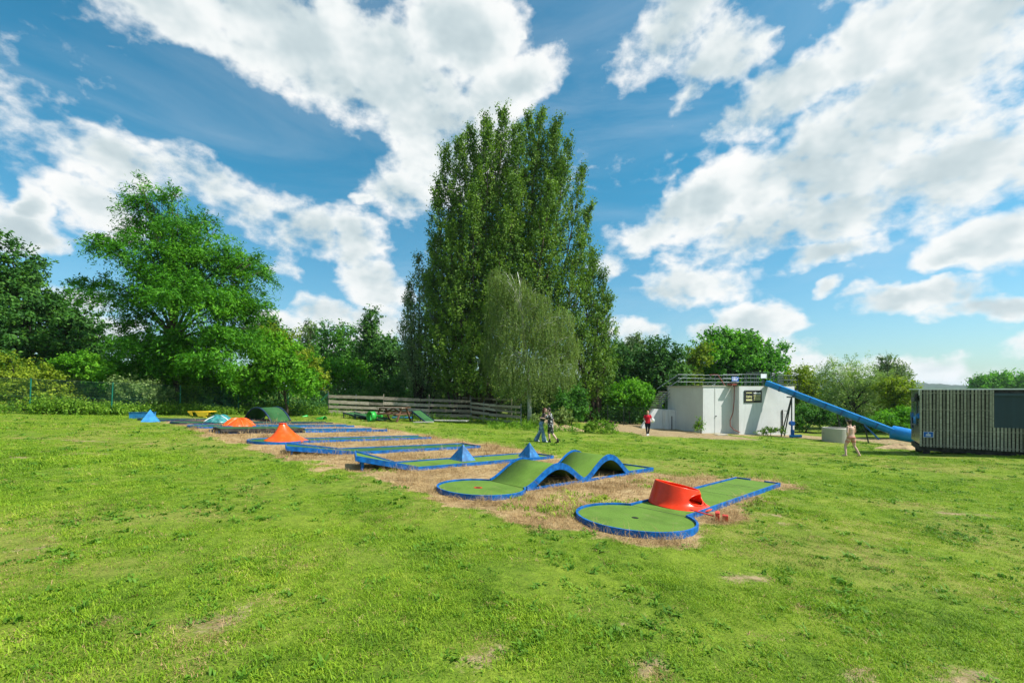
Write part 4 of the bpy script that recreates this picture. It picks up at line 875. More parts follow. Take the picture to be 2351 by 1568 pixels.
# domes on the far lanes
def dome(label, lane, x, y, rx, ry, h, mats, ridges=0, name='dome'):
    root = thing(name, label, 'dome', mat=lane.matrix_world @ Matrix.Translation((x, y, ZT)))
    n = 64; m = 12; vs = []; fs = []; mi = []
    for j in range(m + 1):
        t = j / m
        for k in range(n):
            a = 2 * math.pi * k / n; rr = 1 - t; w = 1 + (.10 * abs(math.cos(a * ridges / 2)) if ridges else 0)
            z = h * (1 - rr ** 2.2) * (1 + (.18 * math.cos(a * ridges) * rr * (1 - rr) * 4 if ridges else 0))
            vs.append((rx * rr * w * math.cos(a), ry * rr * w * math.sin(a), z))
    mb = MB()
    for j in range(m):
        for k in range(n): fs.append((j * n + k, j * n + (k + 1) % n, (j + 1) * n + (k + 1) % n, (j + 1) * n + k))
    mb.add(vs, fs); o = mb.build('shell', mats[0], root, True); s = o.modifiers.new('thickness', 'SOLIDIFY'); s.thickness = .012; s.offset = -1
    for k in range(ridges):
        a = 2 * math.pi * (k + .5) / ridges; pts = []
        for i in range(9):
            rr = 1 - i / 9.5; pts.append((rx * rr * 1.03 * math.cos(a), ry * rr * 1.03 * math.sin(a), h * (1 - rr ** 2.2) * (1 - .17 * rr * (1 - rr) * 4) + .012))
        MB().tube(pts, .022, 6).build('rib', mats[1], root, True)
dome('ridged orange dome on a minigolf lane left of the cone', G_, 1.35, .05, .74, .68, .40, [M['orange'], M['lightorange']], 6)
dome('teal weathered dome behind the orange dome', H_, 1.35, .1, .72, .70, .42, [M['teal'], M['white']], 3)

# red spiral loop on the nearest lane
def red_loop():
    c = lane_local(A, 1560, 1166); root = thing('loop', 'glossy red spiral loop standing on the nearest lane', 'loop', mat=A.matrix_world @ Matrix.Translation((c.x + .05, c.y + .10, ZT + .004)))
    inv = A.matrix_world.to_3x3().inverted()
    rx_ = inv @ Vector((1, 0, 0)); ang0 = math.atan2(rx_.y, rx_.x)       # local angle of the picture's right
    n, m = 120, 20; vs = []; keep = []; rb = .51
    def hz(th):      # height of the rim round the loop
        d = (th + math.pi) % (2 * math.pi) - math.pi
        return .29 + .15 * (0.5 - 0.5 * math.cos(d - R(8))) 
    for j in range(m + 1):
        t = j / m
        for k in range(n):
            th = 2 * math.pi * k / n; hh = hz(th); z = hh * t
            flare = .16 * math.exp(-z / .045) * (0.5 + .5 * math.cos(th + R(55))) ** 2
            r = rb - .20 * z + flare - .03 * t
            vs.append((r * math.cos(th + ang0), r * math.sin(th + ang0), z))
    fs = []
    for j in range(m):
        for k in range(n):
            th = ((k + .5) / n * 2 * math.pi + math.pi) % (2 * math.pi) - math.pi; z = (j + .5) / m * hz(th)
            e = ((th + R(44)) / R(38)) ** 2 + ((z - .150) / .100) ** 2
            if e > 1: fs.append((j * n + k, j * n + (k + 1) % n, (j + 1) * n + (k + 1) % n, (j + 1) * n + k))
    mb = MB(); mb.add(vs, fs); o = mb.build('loop_wall', M['red'], root, True)
    bm = bmesh.new(); bm.from_mesh(o.data); loose = [v for v in bm.verts if not v.link_faces]; bmesh.ops.delete(bm, geom=loose, context='VERTS')
    bmesh.ops.smooth_vert(bm, verts=[v for v in bm.verts if v.is_boundary and .03 < v.co.z < .29], factor=.5, use_axis_x=True, use_axis_y=True, use_axis_z=True); bm.to_mesh(o.data); bm.free()
    s = o.modifiers.new('thickness', 'SOLIDIFY'); s.thickness = .022; s.offset = -1
    b = o.modifiers.new('bevel', 'SUBSURF'); b.levels = 1; b.render_levels = 1
    # apron: sloping tongue of floor towards the viewer's right
    vs = []; fs = []; nn = 26
    for i in range(nn + 1):
        th = ang0 + R(-110 + 150 * i / nn); f = max(0.0, math.sin(math.pi * i / nn)) ** .7
        for (r, z) in ((rb - .04, .055), (rb + .04 * f + .01, .028), (rb + .09 * f + .02, .006)): vs.append((r * math.cos(th), r * math.sin(th), z))
    for i in range(nn):
        for k in range(2): fs.append((3 * i + k, 3 * i + 3 + k, 3 * i + 4 + k, 3 * i + 1 + k))
    o = MB().add(vs, fs).build('apron', M['red'], root, True); s = o.modifiers.new('thickness', 'SOLIDIFY'); s.thickness = .012; s.offset = -1
    # lip round the opening
    pts = []
    for i in range(33):
        q = 2 * math.pi * i / 32; th = R(-44) + R(38) * math.cos(q); z = .150 + .100 * math.sin(q); r = rb - .20 * z - .03 * z / .30 - .004
        pts.append((r * math.cos(th + ang0), r * math.sin(th + ang0), z))
    MB().tube(pts, .013, 8).build('opening_lip', M['red'], root, True)
    # floor inside
    MB().prism([((rb - .05) * math.cos(2 * math.pi * k / 40), (rb - .05) * math.sin(2 * math.pi * k / 40)) for k in range(40)], .0, .012).build('floor', M['red'], root)
red_loop()
# red stop handle lying beside it
g0 = G(1583, 1186); g1 = G(1640, 1194); root = thing('stop_handle', 'red stop handle with a rod lying beside the red loop', 'handle', (g1.x, g1.y, g1.z), math.atan2(g0.y - g1.y, g0.x - g1.x))
Lh = (g0 - g1).length
MB().tube([(.0, 0, .07), (Lh, 0, .14)], .012, 8).build('rod', M['redbox'], root)
MB().box((-.05, 0, .075), (.07, .16, .15)).build('block', M['redbox'], root, bevel=.008); MB().box((-.17, .0, .06), (.09, .10, .10)).build('end_block', M['redbox'], root, bevel=.008)

# obstacles standing about at the back
def arch_ramp():
    g = G(607, 966); root = thing('arch_ramp', 'dark green arched ramp lying in the grass by the fence', 'ramp', (g.x, g.y + .3, g.z), R(-30))
    n = 30; Ra = 1.5; hh = .86; wd = 1.25
    prof = [(-Ra + 2 * Ra * i / n, hh * (1 - abs(-1 + 2 * i / n) ** 2.1)) for i in range(n + 1)]
    vs = []; fs = []
    for x, z in prof: vs += [(x, -wd / 2, z), (x, wd / 2, z), (x, wd / 2, z - .03), (x, -wd / 2, z - .03)]
    for i in range(n):
        a = 4 * i; b = a + 4
        for k in range(4): fs.append((a + k, b + k, b + (k + 1) % 4, a + (k + 1) % 4))
    MB().add(vs, fs).build('turf', M['turf_dark'], root, True)
    for y in (-wd / 2 - .03, wd / 2 + .03): MB().tube([(x, y, z + .0) for x, z in prof], .055, 6).build('side_rail', M['navy'], root, True)
    MB().bar((-.35, -.3, .0), (.45, .1, .62), .03, .03).build('brace', M['greywood'], root)
arch_ramp()
def wedge(label, px, py, rz, L, w, h, mat=None, name='wedge_ramp'):
    g = G(px, py); root = thing(name, label, 'ramp', (g.x, g.y, g.z), R(rz), 'green ramps by the plank fence')
    MB().add([(0, -w / 2, h), (0, w / 2, h), (L, w / 2, .02), (L, -w / 2, .02), (0, -w / 2, h - .04), (0, w / 2, h - .04), (L, w / 2, -.02), (L, -w / 2, -.02)], [(0, 1, 2, 3), (7, 6, 5, 4), (0, 3, 7, 4), (1, 5, 6, 2), (0, 4, 5, 1), (3, 2, 6, 7)]).build('turf_board', mat or M['turf_dark'], root)
    for y in (-w / 2 - .025, w / 2 + .025): MB().bar((0, y, h + .01), (L, y, .02), .04, .10).build('edge_board', M['navy'], root)
    for y in (-w / 2 + .04, w / 2 - .04): MB().box((.03, y, h / 2 - .06), (.06, .06, h)).build('leg', M['navy'], root)
    return root
wedge('left one of two low green ramps under the plank fence', 800, 959, -22, 2.1, 1.2, .42)
wedge('right one of two low green ramps under the plank fence', 826, 962, -22, 2.4, 1.2, .40)
wedge('steep green ramp on navy legs right of the picnic table', 955, 968, -18, 1.25, 1.3, .85)
# pale lane boards beyond the steep ramp
p0 = P(985, 962, 36.5); root = thing('lane_board', 'flat grey lane board lying right of the steep ramp', 'board', (p0.x, p0.y, H(p0.x, p0.y)), R(-12))
MB().box((1.6, 0, .09), (3.3, 1.0, .07)).build('board', M['grey_conc'], root); MB().box((.0, 0, .10), (.7, 1.06, .10)).build('blue_end', M['navy'], root)
p0 = P(960, 973, 34.2); root = thing('lane_board', 'short pale lane board in front of the steep ramp', 'board', (p0.x, p0.y, H(p0.x, p0.y)), R(6))
MB().box((.4, 0, .06), (1.5, .45, .06)).build('board', M['grey_conc'], root)
g = G(922, 963); root = thing('lane_board', 'blue lane board lying under the picnic table', 'board', (g.x, g.y, g.z), R(-10)); MB().box((0, 0, .16), (1.5, .5, .12)).build('board', M['skyblue'], root)
# lime drum and lime scraps
p0 = P(853, 960, 33.4); root = thing('drum', 'lime green drum lying on its side left of the picnic table', 'drum', (p0.x, p0.y, H(p0.x, p0.y)), R(-38))
n = 28
for nm, ro, ri, y0, y1 in (('shell', .36, .325, -.17, .17), ('rim', .385, .32, -.19, -.15), ('rim', .385, .32, .15, .19)):
    vs = []; fs = []
    for k in range(n):
        t = 2 * math.pi * k / n
        for (r, y) in ((ro, y0), (ro, y1), (ri, y1), (ri, y0)): vs.append((r * math.cos(t), y, .38 + r * math.sin(t)))
    for k in range(n):
        for j in range(4): fs.append((4 * k + j, 4 * k + (j + 1) % 4, 4 * ((k + 1) % n) + (j + 1) % 4, 4 * ((k + 1) % n) + j))
    MB().add(vs, fs).build(nm, M['lime'], root, True)
MB().box((.55, .25, .42), (.75, .10, .16)).build('chute', M['lime'], root, bevel=.02); MB().box((.0, .1, .38), (.5, .02, .08)).build('spoke', M['lime'], root)
def scoop(label, px, py, s, rz):
    g = G(px, py); root = thing('scoop', label, 'plastic part', (g.x, g.y, g.z), R(rz)); vs = []; fs = []; n = 12; m = 6
    for j in range(m + 1):
        x = s * (-.6 + 1.2 * j / m); r = s * (.22 + .16 * j / m)
        for k in range(n + 1):
            t = math.pi * k / n; vs.append((x, r * math.cos(t), r * math.sin(t) * (.8 + .25 * j / m)))
    for j in range(m):
        for k in range(n): a = j * (n + 1) + k; fs.append((a, a + 1, a + n + 2, a + n + 1))
    o = MB().add(vs, fs).build('shell', M['lime'], root, True); q = o.modifiers.new('thickness', 'SOLIDIFY'); q.thickness = .02
    MB().tube([(s * .6, s * .38 * math.cos(math.pi * k / n), s * .38 * 1.05 * math.sin(math.pi * k / n)) for k in range(n + 1)], .022, 6).build('lip', M['lime'], root, True)
scoop('lime green plastic scoop lying in the grass below the plank fence', 736, 963, .62, -20)
scoop('flat lime green plastic strip in the grass right of the arched ramp', 698, 957, .38, 60)
# yellow obstacle: tray with notched skirt
g = G(464, 957); root = thing('yellow_obstacle', 'yellow plastic obstacle with a notched skirt near the fence', 'obstacle', (g.x, g.y, g.z), R(-6))
MB().box((0, 0, .36), (1.55, .7, .05)).build('tray', M['yellow'], root, bevel=.015)
for pts in ([(-.74, .34), (-.45, .34), (-.38, .10), (-.52, .10), (-.66, .26)], [(-.2, .34), (.30, .34), (.62, -.02), (.52, -.04), (.30, .06), (.02, .06)], [(.32, .34), (.74, .34), (.66, .12), (.5, .10)]):
    n = len(pts); MB().add([(x, -.36, z) for x, z in pts] + [(x, -.31, z) for x, z in pts], [tuple(range(n)), tuple(reversed(range(n, 2 * n)))] + [(k, (k + 1) % n, n + (k + 1) % n, n + k) for k in range(n)]).build('skirt', M['yellow'], root)
MB().box((-.1, .28, .17), (.9, .05, .33)).build('back_panel', M['yellow'], root)
# small blue cap beyond the boxed lane, white bags
g = G(880, 991); root = thing('border_block', 'loose blue border block at the end of the boxed lane', 'block', (g.x, g.y, g.z), R(20)); MB().box((0, 0, .06), (.42, .16, .14)).build('block', M['blue'], root, bevel=.02)
MB().box((.16, 0, .14), (.05, .05, .05)).build('bolt', M['steel'], root)
for i, (px, py, lab, s) in enumerate([(1130, 969, 'white plastic bag on the grass left of the birch, smaller one', .75), (1141, 970, 'white plastic bag on the grass left of the birch, larger one', 1.1), (1253, 971, 'white slab leaning on the earth heap, left one', 1.2), (1268, 968, 'white slab leaning on the earth heap, right one', 1.5)]):
    g = G(px, py); root = thing('bag' if i < 2 else 'slab', lab, 'bag' if i < 2 else 'slab', (g.x, g.y, g.z), R(20 * i))
    if i < 2:
        mb = MB(); mb.ell((0, 0, .10 * s), (.24 * s, .18 * s, .14 * s), 14, 9); o = mb.build('sack', M['white'], root, True)
        for v in o.data.vertices: v.co += Vector((math.sin(v.co.z * 40 + i), math.cos(v.co.x * 30), math.sin(v.co.y * 35))) * .02
        MB().tube([(0, 0, .22 * s), (.03, .02, .30 * s), (.09, .05, .33 * s)], [.03, .02, .035], 7).build('knot', M['white'], root, True)
    else:
        MB().box((0, 0, .14), (.50 * s, .30, .05), Matrix.Rotation(R(-28), 3, 'X')).build('plate', M['whitewall'], root, bevel=.01)
        MB().box((.05, .13, .06), (.40 * s, .12, .10)).build('support', M['grey_conc'], root)
# earth heaps
def heap(label, px, py, Y, rx, ry, h, mat):
    p = P(px, py, Y); z = H(p.x, p.y); n = 26; m = 8; vs = []; fs = []
    for j in range(m + 1):
        for k in range(n):
            a = 2 * math.pi * k / n; rr = (1 - j / m); w = 1 + .18 * math.sin(3 * a + px) + .1 * math.sin(7 * a)
            vs.append((rx * rr * w * math.cos(a), ry * rr * w * math.sin(a), -.05 + h * (1 - rr ** 1.4) * (1 + .12 * math.sin(5 * a + j))))
    for j in range(m):
        for k in range(n): fs.append((j * n + k, j * n + (k + 1) % n, (j + 1) * n + (k + 1) % n, (j + 1) * n + k))
    o = MB().add(vs, fs).build('earth_heap', mat, None, True); o.location = (p.x, p.y, z); tag(o, label, 'earth heap')
M['earth'] = pbr('sandy_earth', (0.36, 0.26, 0.15), .95, .1, .3, 3, .9, 9, (0.2, 0.13, 0.07), .6)
heap('sandy earth heap beside the birch, behind the embracing pair', 1262, 965, 34, 1.0, .7, .75, M['earth'])
heap('low flat earth heap right of the one beside the birch', 1298, 968, 33.5, 1.5, .8, .38, M['earth'])
heap('low sand heap at the foot of the slatted cabin beside the slide end', 2065, 1012, 28.5, 1.9, 1.0, .38, M['earth'])
# picnic table
def picnic():
    g = G(905, 966); root = thing('picnic_table', 'brown wooden picnic table with attached benches on the grass', 'picnic table', (g.x, g.y - .3, g.z), R(-24))
    root.scale = (1.3, 1.3, 1.3); L = 1.9
    for k in range(5): MB().box((0, -.34 + .17 * k, .80), (L, .155, .045)).build('table_plank', M['greywood'] if k < 2 else M['brownwood'], root)
    for s in (-1, 1):
        for k in range(2): MB().box((0, s * (.72 + .15 * k), .47), (L, .14, .045)).build('seat_plank', M['brownwood'], root)
        x = s * .72
        MB().bar((x, -.86, .43), (x, .86, .43), .06, .10).build('seat_beam', M['brownwood'], root); MB().bar((x, -.36, .745), (x, .36, .745), .06, .09).build('top_beam', M['brownwood'], root)
        for t in (-1, 1): MB().bar((x + .05 * s, t * .66, -.03), (x + .05 * s, t * .24, .77), .06, .10, up=(1, 0, 0)).build('leg', M['brownwood'], root)
    MB().bar((-.68, 0, .43), (0, 0, .76), .05, .08).build('brace', M['brownwood'], root); MB().bar((.68, 0, .43), (0, 0, .76), .05, .08).build('brace', M['brownwood'], root)
picnic()

# ------------------------------------------------------------------ green wire fence on the left
def wire_fence():
    root = thing('wire_fence', 'green chain-link fence on metal posts along the weeds at the left', 'fence', FL[1])
    b = FL[1]; HF = 2.05; leanx = [.0, .10, .12, .03, .02, .0, .0]
    tops = []
    for i, p in enumerate(FL):
        q = p - b; top = q + Vector((leanx[i], 0, HF)); tops.append(top)
        mb = MB(); mb.tube([q - Vector((0, 0, .2)), top], .034, 8); po = mb.build('post', M['greenpost'] if i < 6 else M['steel'], root)
        MB().tube([top, top + Vector((0, 0, .03))], .040, 8).build('cap', M['pole_dark'], po)
    for i in range(len(FL) - 1):
        a0, b0, a1, b1 = FL[i] - b, FL[i + 1] - b, tops[i], tops[i + 1]
        L = (b0 - a0).length; n = int(L / .11); mb = MB()
        def at(s, t): return (a0.lerp(b0, s)).lerp(a1.lerp(b1, s), t)
        dw = HF / L
        for k in range(-int(HF / .11), n):
            s0 = k * .11 / L
            for sg in (1, -1):
                pts = []
                for t in (0.04, .98):
                    s = s0 + (dw * t if sg > 0 else dw * (1 - t))
                    pts.append((s, t))
                (sa, ta), (sb, tb) = pts
                if sa > 1 and sb > 1 or sa < 0 and sb < 0: continue
                def clipp(s, t, s2, t2):
                    if s < 0: f = (0 - s) / (s2 - s); return 0, t + (t2 - t) * f
                    if s > 1: f = (1 - s) / (s2 - s); return 1, t + (t2 - t) * f
                    return s, t
                ca_, cb_ = clipp(sa, ta, sb, tb), clipp(sb, tb, sa, ta)
                mb.tube([at(*ca_), at(*cb_)], .0022, 3, False)
        mb.build('wire_mesh', M['wire'], root)
        for t in (.02, .5, .985): MB().tube([at(0, t), at(1, t)], .004, 4).build('line_wire', M['steel'] if t > .9 else M['wire'], root)
    MB().tube([FL[6] - b + Vector((0, 0, .1)), tops[6] * .0 + (FL[5] - b).lerp(FL[6] - b, .45) + Vector((0, 0, 0.05))], .03, 6).build('brace', M['greenpost'], root)
    MB().tube([tops[6] - Vector((0, 0, .2)), (FL[5] - b).lerp(FL[6] - b, .5)], .03, 6).build('brace', M['greenpost'], root)
wire_fence()

# ------------------------------------------------------------------ plank fence in the middle
def plank_fence(label, path, rows, ph, plank_len, top, thick=.035, seed=1, grp='plank fences'):
    r = random.Random(seed); o = path[0]; root = thing('plank_fence', label, 'fence', o, 0, grp)
    for i in range(len(path) - 1):
        a, b = path[i] - o, path[i + 1] - o; L = (b - a).length; n = max(1, round(L / 2.6))
        d = (b - a).normalized(); nn = Vector((d.y, -d.x, 0)).normalized()
        for k in range(n + (1 if i == len(path) - 2 else 0)):
            p = a.lerp(b, k / n); MB().tube([p - Vector((0, 0, .3)), p + Vector((r.uniform(-.03, .03), 0, top + r.uniform(.12, .5)))], .035, 7).build('post', M['steel'] if r.random() < .6 else M['greywood'], root)
        for j, z in enumerate(rows):
            s = 0.0
            while s < L - .1:
                e = min(L, s + plank_len * r.uniform(.7, 1.2)); p, q = a.lerp(b, s / L), a.lerp(b, e / L)
                dz0, dz1 = r.uniform(-.04, .04), r.uniform(-.05, .05); h = ph * r.uniform(.85, 1.12); m = 8; vs = []; fs = []
                for k in range(m + 1):
                    c = p.lerp(q, k / m) + nn * (.05 + .01 * j) + Vector((0, 0, z + dz0 + (dz1 - dz0) * k / m)); w1 = h / 2 + r.uniform(-.012, .012); w0 = h / 2 + r.uniform(-.012, .012)
                    vs += [c - Vector((0, 0, w0)), c + Vector((0, 0, w1)), c + nn * thick + Vector((0, 0, w1)), c + nn * thick - Vector((0, 0, w0))]
                for k in range(m):
                    for x in range(4): fs.append((4 * k + x, 4 * k + (x + 1) % 4, 4 * k + 4 + (x + 1) % 4, 4 * k + 4 + x))
                fs += [(0, 1, 2, 3), (4 * m + 3, 4 * m + 2, 4 * m + 1, 4 * m)]
                MB().add(vs, fs).build('plank', M['greywood'], root); s = e + .03
def gpt(px, Y): x = (px - CX) * Y / F; return Vector((x, Y, H(x, Y)))
plank_fence('long weathered plank fence with three rows of boards in front of the trees', [gpt(755, 38.6), gpt(880, 39.2), gpt(985, 40.2), gpt(1080, 41)], [.30, .74, 1.16, 1.60], .26, 4.2, 1.7, seed=4)
plank_fence('darker plank fence running forward towards the birch', [gpt(1082, 41), gpt(1140, 37.2), gpt(1196, 35.2)], [.28, .70, 1.10, 1.48], .20, 3.2, 1.5, seed=8)
plank_fence('short shaded plank fence behind the corner of the two plank fences', [gpt(1050, 43.2), gpt(1175, 41.5)], [.5, 1.1, 1.9], .16, 3.6, 1.9, seed=11)

# dark wire fence posts behind the path, left of the concrete block
root = thing('wire_fence', 'dark green wire fence in the shade left of the concrete block', 'fence', gpt(1395, 43))
o0 = gpt(1395, 43); ps = [gpt(1395, 43) - o0, gpt(1432, 42.6) - o0, gpt(1478, 42.2) - o0, gpt(1522, 41.8) - o0]
for p in ps: MB().tube([p - Vector((0, 0, .2)), p + Vector((0, 0, 1.75))], .032, 7).build('post', M['pole_dark'], root)
for a, b in zip(ps[:-1], ps[1:]):
    mb = MB(); L = (b - a).length; n = int(L / .14)
    for k in range(n + 1): mb.tube([a.lerp(b, k / n) + Vector((0, 0, .05)), a.lerp(b, k / n) + Vector((0, 0, 1.7))], .0025, 3, False)
    for z in (.05, .4, .8, 1.2, 1.7): mb.tube([a + Vector((0, 0, z)), b + Vector((0, 0, z))], .004, 3, False)
    mb.build('wire_mesh', M['wire'], root)

# ------------------------------------------------------------------ concrete slide block
def block():
    C0 = Vector((15.53, 37.0, 0)); fx = Vector((.94, .33, 0)).normalized(); fy = Vector((-fx.y, fx.x, 0))    # along the front, to the back
    zt = EYE + 7.8 * 37 / F; zb = -2.5; z0 = H(C0.x, C0.y)
    rot = Matrix((fx, fy, Vector((0, 0, 1)))).transposed().to_4x4(); rot.translation = Vector((C0.x, C0.y, 0))
    root = thing('concrete_block', 'whitewashed concrete slide block with stairs on its left', 'concrete block', mat=rot)
    # local: x along the front, y to the back
    hh = zt - zb; zc = (zt + zb) / 2
    main = MB(); main.prism([(0, 0), (3.05, 0), (3.05, -.70), (9.2, -.70), (9.2, 4.4), (0, 4.4)], zb, zt); main.build('wall', M['whitewall'], root)
    MB().prism([(-.12, -.06), (2.98, -.06), (2.98, 4.5), (-.12, 4.5)], zt + .003, zt + .085).build('deck_slab', M['grey_conc'], root)
    MB().prism([(3.0, -.70), (9.25, -.70), (9.25, 4.5), (3.0, 4.5)], zt + .003, zt + .05).build('deck_slab', M['grey_conc'], root)
    zg = H(15.5, 37)
    MB().box((-.02, .35, zg + .12), (.35, .9, .4)).build('plinth', M['whitewall'], root)
    # drainpipe, crack board, dark post, door trace
    MB().box((1.22, -.012, zc + .2), (.05, .016, hh - .4)).build('joint_cover', M['whitewall'], root)
    MB().tube([(1.28, -.03, zg + 1.35), (1.28, -.08, zg + 1.35)], .05, 10).build('spout', M['black_and_shade'], root)
    MB().box((7.75, -.75, zg + .85), (.09, .06, 1.9)).build('dark_post', M['black_and_shade'], root)
    d = MB()
    for (x0, x1, za, zz) in ((8.0, 8.5, 1.72, 1.74), (8.0, 8.02, 1.1, 1.5), (8.25, 8.27, 1.62, 1.7), (8.42, 8.5, 1.6, 1.72)): d.box(((x0 + x1) / 2, -.706, zg + (za + zz) / 2), (x1 - x0, .006, zz - za))
    d.build('hatch_trace', M['black_and_shade'], root)
    # red pipe down the recess
    MB().tube([(2.85, -.35, zt + .25), (2.85, -.4, zt - .1), (2.80, -.42, zg + 2.5), (2.70, -.40, zg + 1.6), (2.45, -.35, zg + 1.0), (2.42, -.4, zg + .55), (2.6, -.6, zg + .25), (2.95, -.9, zg + .02)], .035, 8).build('red_pipe', M['redpipe'], root, True)
    MB().box((2.72, -.30, zt + .17), (.55, .5, .12)).build('pipe_head', M['redpipe'], root); MB().tube([(1.6, 1.0, zt + 1.0), (2.1, .6, zt + 1.0), (2.35, .1, zt + .1)], .035, 6).build('red_pipe', M['redpipe'], root)
    # stairs on the left with parapet
    st = 7; x1 = -.02
    MB().prism([(-1.10, 3.3), (-.02, 3.3), (-.02, 5.6), (-1.10, 5.6)], zb, zg + 1.75).build('stair_wall', M['whitewall'], root)
    v = [(-1.11, 3.7, zb), (-1.11, 3.7, zg + 1.80), (-1.95, 3.7, zg + 1.85), (-3.2, 3.7, zg + .35), (-3.2, 3.7, zb)]; v2 = [(x, 3.95, z) for x, _, z in v]; n = 5
    MB().add(v + v2, [tuple(range(n)), tuple(reversed(range(n, 2 * n)))] + [(k, (k + 1) % n, n + (k + 1) % n, n + k) for k in range(n)]).build('stair_parapet', M['whitewall'], root)
    MB().box((-.45, 3.26, zg + .6), (.05, .05, 1.2)).build('stair_post', M['black_and_shade'], root)
    for k in range(9): MB().box((-1.0 + .12 * k, 4.9, zg + 1.80 + .19 * k), (.30, 1.2, .10)).build('step', M['grey_conc'], root)
    # railings
    def rail(p, q, n, h=1.0, name='railing', rails=(.35, .68, 1.0)):
        p, q = Vector(p), Vector(q); par = MB()
        for k in range(n + 1):
            a = p.lerp(q, k / n); MB().tube([a, a + Vector((0, 0, h))], .018, 6).build('railing_post', M['steel'], root)
        for r_ in rails: MB().tube([p + Vector((0, 0, h * r_)), q + Vector((0, 0, h * r_))], .014, 6).build('rail', M['steel'], root)
    rail((.15, 3.2, zt + .08), (2.9, 3.2, zt + .08), 3); rail((2.9, 3.2, zt + .05), (6.2, 2.4, zt + .05), 3); rail((.15, 3.2, zt + .08), (.15, 4.3, zt + .08), 1)
    rail((2.95, .9, zt + .05), (5.0, .9, zt + .05), 2); rail((5.0, .4, zt + .05), (6.6, -.6, zt + .05), 2, 1.15); rail((7.4, -.6, zt + .05), (9.0, .2, zt + .05), 4, 1.1); rail((9.0, .2, zt + .05), (9.0, 4.3, zt + .05), 4, 1.1)
    rail((6.2, 2.4, zt + .05), (9.0, 2.4, zt + .05), 4, 1.1)
    # platform at the right
    MB().box((10.4, 2.2, zt - .30), (2.5, 2.6, .10)).build('platform', M['pole_dark'], root); rail((9.3, .95, zt - .25), (11.6, .95, zt - .25), 4, 1.3); rail((11.6, .95, zt - .25), (11.6, 3.4, zt - .25), 3, 1.3); MB().box((11.55, 1.0, zt - .55), (.2, .2, .4)).build('platform_bracket', M['steel'], root)
    # stair handrails
    for y in (2.9, 4.2):
        MB().tube([(-.6, y + .4, zt + .05), (.9, y, zt + 1.05)], .03, 6).build('handrail', M['steel'], root); MB().tube([(-.9, y + .5, zt - .2), (-.6, y + .4, zt + .05)], .03, 6).build('handrail', M['steel'], root)
    for dz in (1.0, .65, .3): MB().tube([(-1.15, 4.0, zg + 1.75 + dz), (-.06, 4.0, zg + 2.55 + dz)], .024, 6).build('handrail', M['steel'], root)
    for x, z in ((-1.15, -.05), (-.95, .1), (-.5, .4)): MB().tube([(x, 4.0, zg + 1.75), (x, 4.0, zg + 2.80 + z)], .028, 6).build('railing_post', M['steel'], root)
    return rot, zt, zg
BROT, BZT, BZG = block()
def on_block(x, y, z): return BROT @ Vector((x, y, z))
def text_mesh(body, size, mat, parent, loc, rot, name='lettering', ext=.002, align='CENTER', bold=0.0):
    cu = bpy.data.curves.new(name, 'FONT'); cu.body = body; cu.size = size; cu.extrude = ext; cu.align_x = align; cu.align_y = 'CENTER'; cu.offset = bold
    tmp = bpy.data.objects.new(name, cu); COL.objects.link(tmp); dg = bpy.context.evaluated_depsgraph_get(); me = bpy.data.meshes.new_from_object(tmp.evaluated_get(dg)); bpy.data.objects.remove(tmp)
    me.materials.clear(); me.materials.append(mat); o = bpy.data.objects.new(name, me); link(o, parent); o.location = loc; o.rotation_euler = rot; return o
# dark board on the front wall
sx = BROT.copy(); sx.translation = on_block(4.50, -.74, BZT - .82)
root = thing('wall_sign', 'dark board with yellow and white lettering on the whitewashed wall', 'sign', mat=sx)
MB().box((0, 0, 0), (1.90, .04, 1.02)).build('board', M['signdark'], root, bevel=.03)
FR = (R(90), 0, 0)
MB().box((-.46, -.024, .30), (.62, .006, .055)).build('text_line', M['signyellow'], root)
MB().box((-.46, -.024, -.29), (.64, .006, .125)).build('text_bar', M['signyellow'], root)
text_mesh('Lipiny', .27, M['signyellow'], root, (-.46, -.024, .0), FR, bold=.006)
text_mesh('wibtomia', .21, M['white'], root, (.42, -.024, .28), FR, bold=.008)
for z, w in ((.07, .78), (-.10, .72), (-.26, .72)): MB().box((.42, -.024, z), (w, .006, .06)).build('text_line', M['signyellow'], root)
for x, z in ((-.86, .42), (.86, .42), (-.86, -.42), (.86, -.42)): MB().tube([(x, -.015, z), (x, -.035, z)], .03, 8).build('bolt', M['steel'], root)
# blue sign and white plate on the railing
sx = BROT.copy(); sx.translation = on_block(4.15, .80, BZT + .66)
root = thing('railing_sign', 'blue sign with white pictograms hanging on the railing', 'sign', mat=sx); MB().box((0, 0, 0), (.74, .03, .38)).build('board', M['signblue'], root)
for i, x in enumerate((-.25, -.09, .07)): MB().box((x, -.018, -.02), (.07, .006, .26)).build('pictogram', M['white'], root); MB().tube([(x, -.016, .15), (x, -.022, .15)], .035, 10).build('pictogram', M['white'], root)
MB().bar((.16, -.019, -.12), (.31, -.019, .12), .006, .05).build('pictogram', M['white'], root)
sx = BROT.copy(); sx.translation = on_block(6.05, -.40, BZT + .90) @ Matrix.Identity(4) if False else on_block(6.05, -.40, BZT + .90)
root = thing('white_plate', 'blank white plate on the railing above the slide entrance', 'sign', mat=sx); MB().box((0, 0, 0), (.66, .03, .36)).build('plate', M['white'], root); MB().box((0, .02, .0), (.05, .03, .34)).build('bracket', M['steel'], root)
# step slab at the foot
g = P(1655, 992, 35.6); root = thing('slab', 'pale stone slab lying in the grass at the foot of the wall recess', 'slab', (g.x, g.y, H(g.x, g.y)), R(18)); MB().box((0, 0, .03), (1.0, .4, .09)).build('plate', M['grey_conc'], root, bevel=.015); MB().box((.1, .1, -.02), (.7, .3, .06)).build('bed', M['black_and_shade'], root)

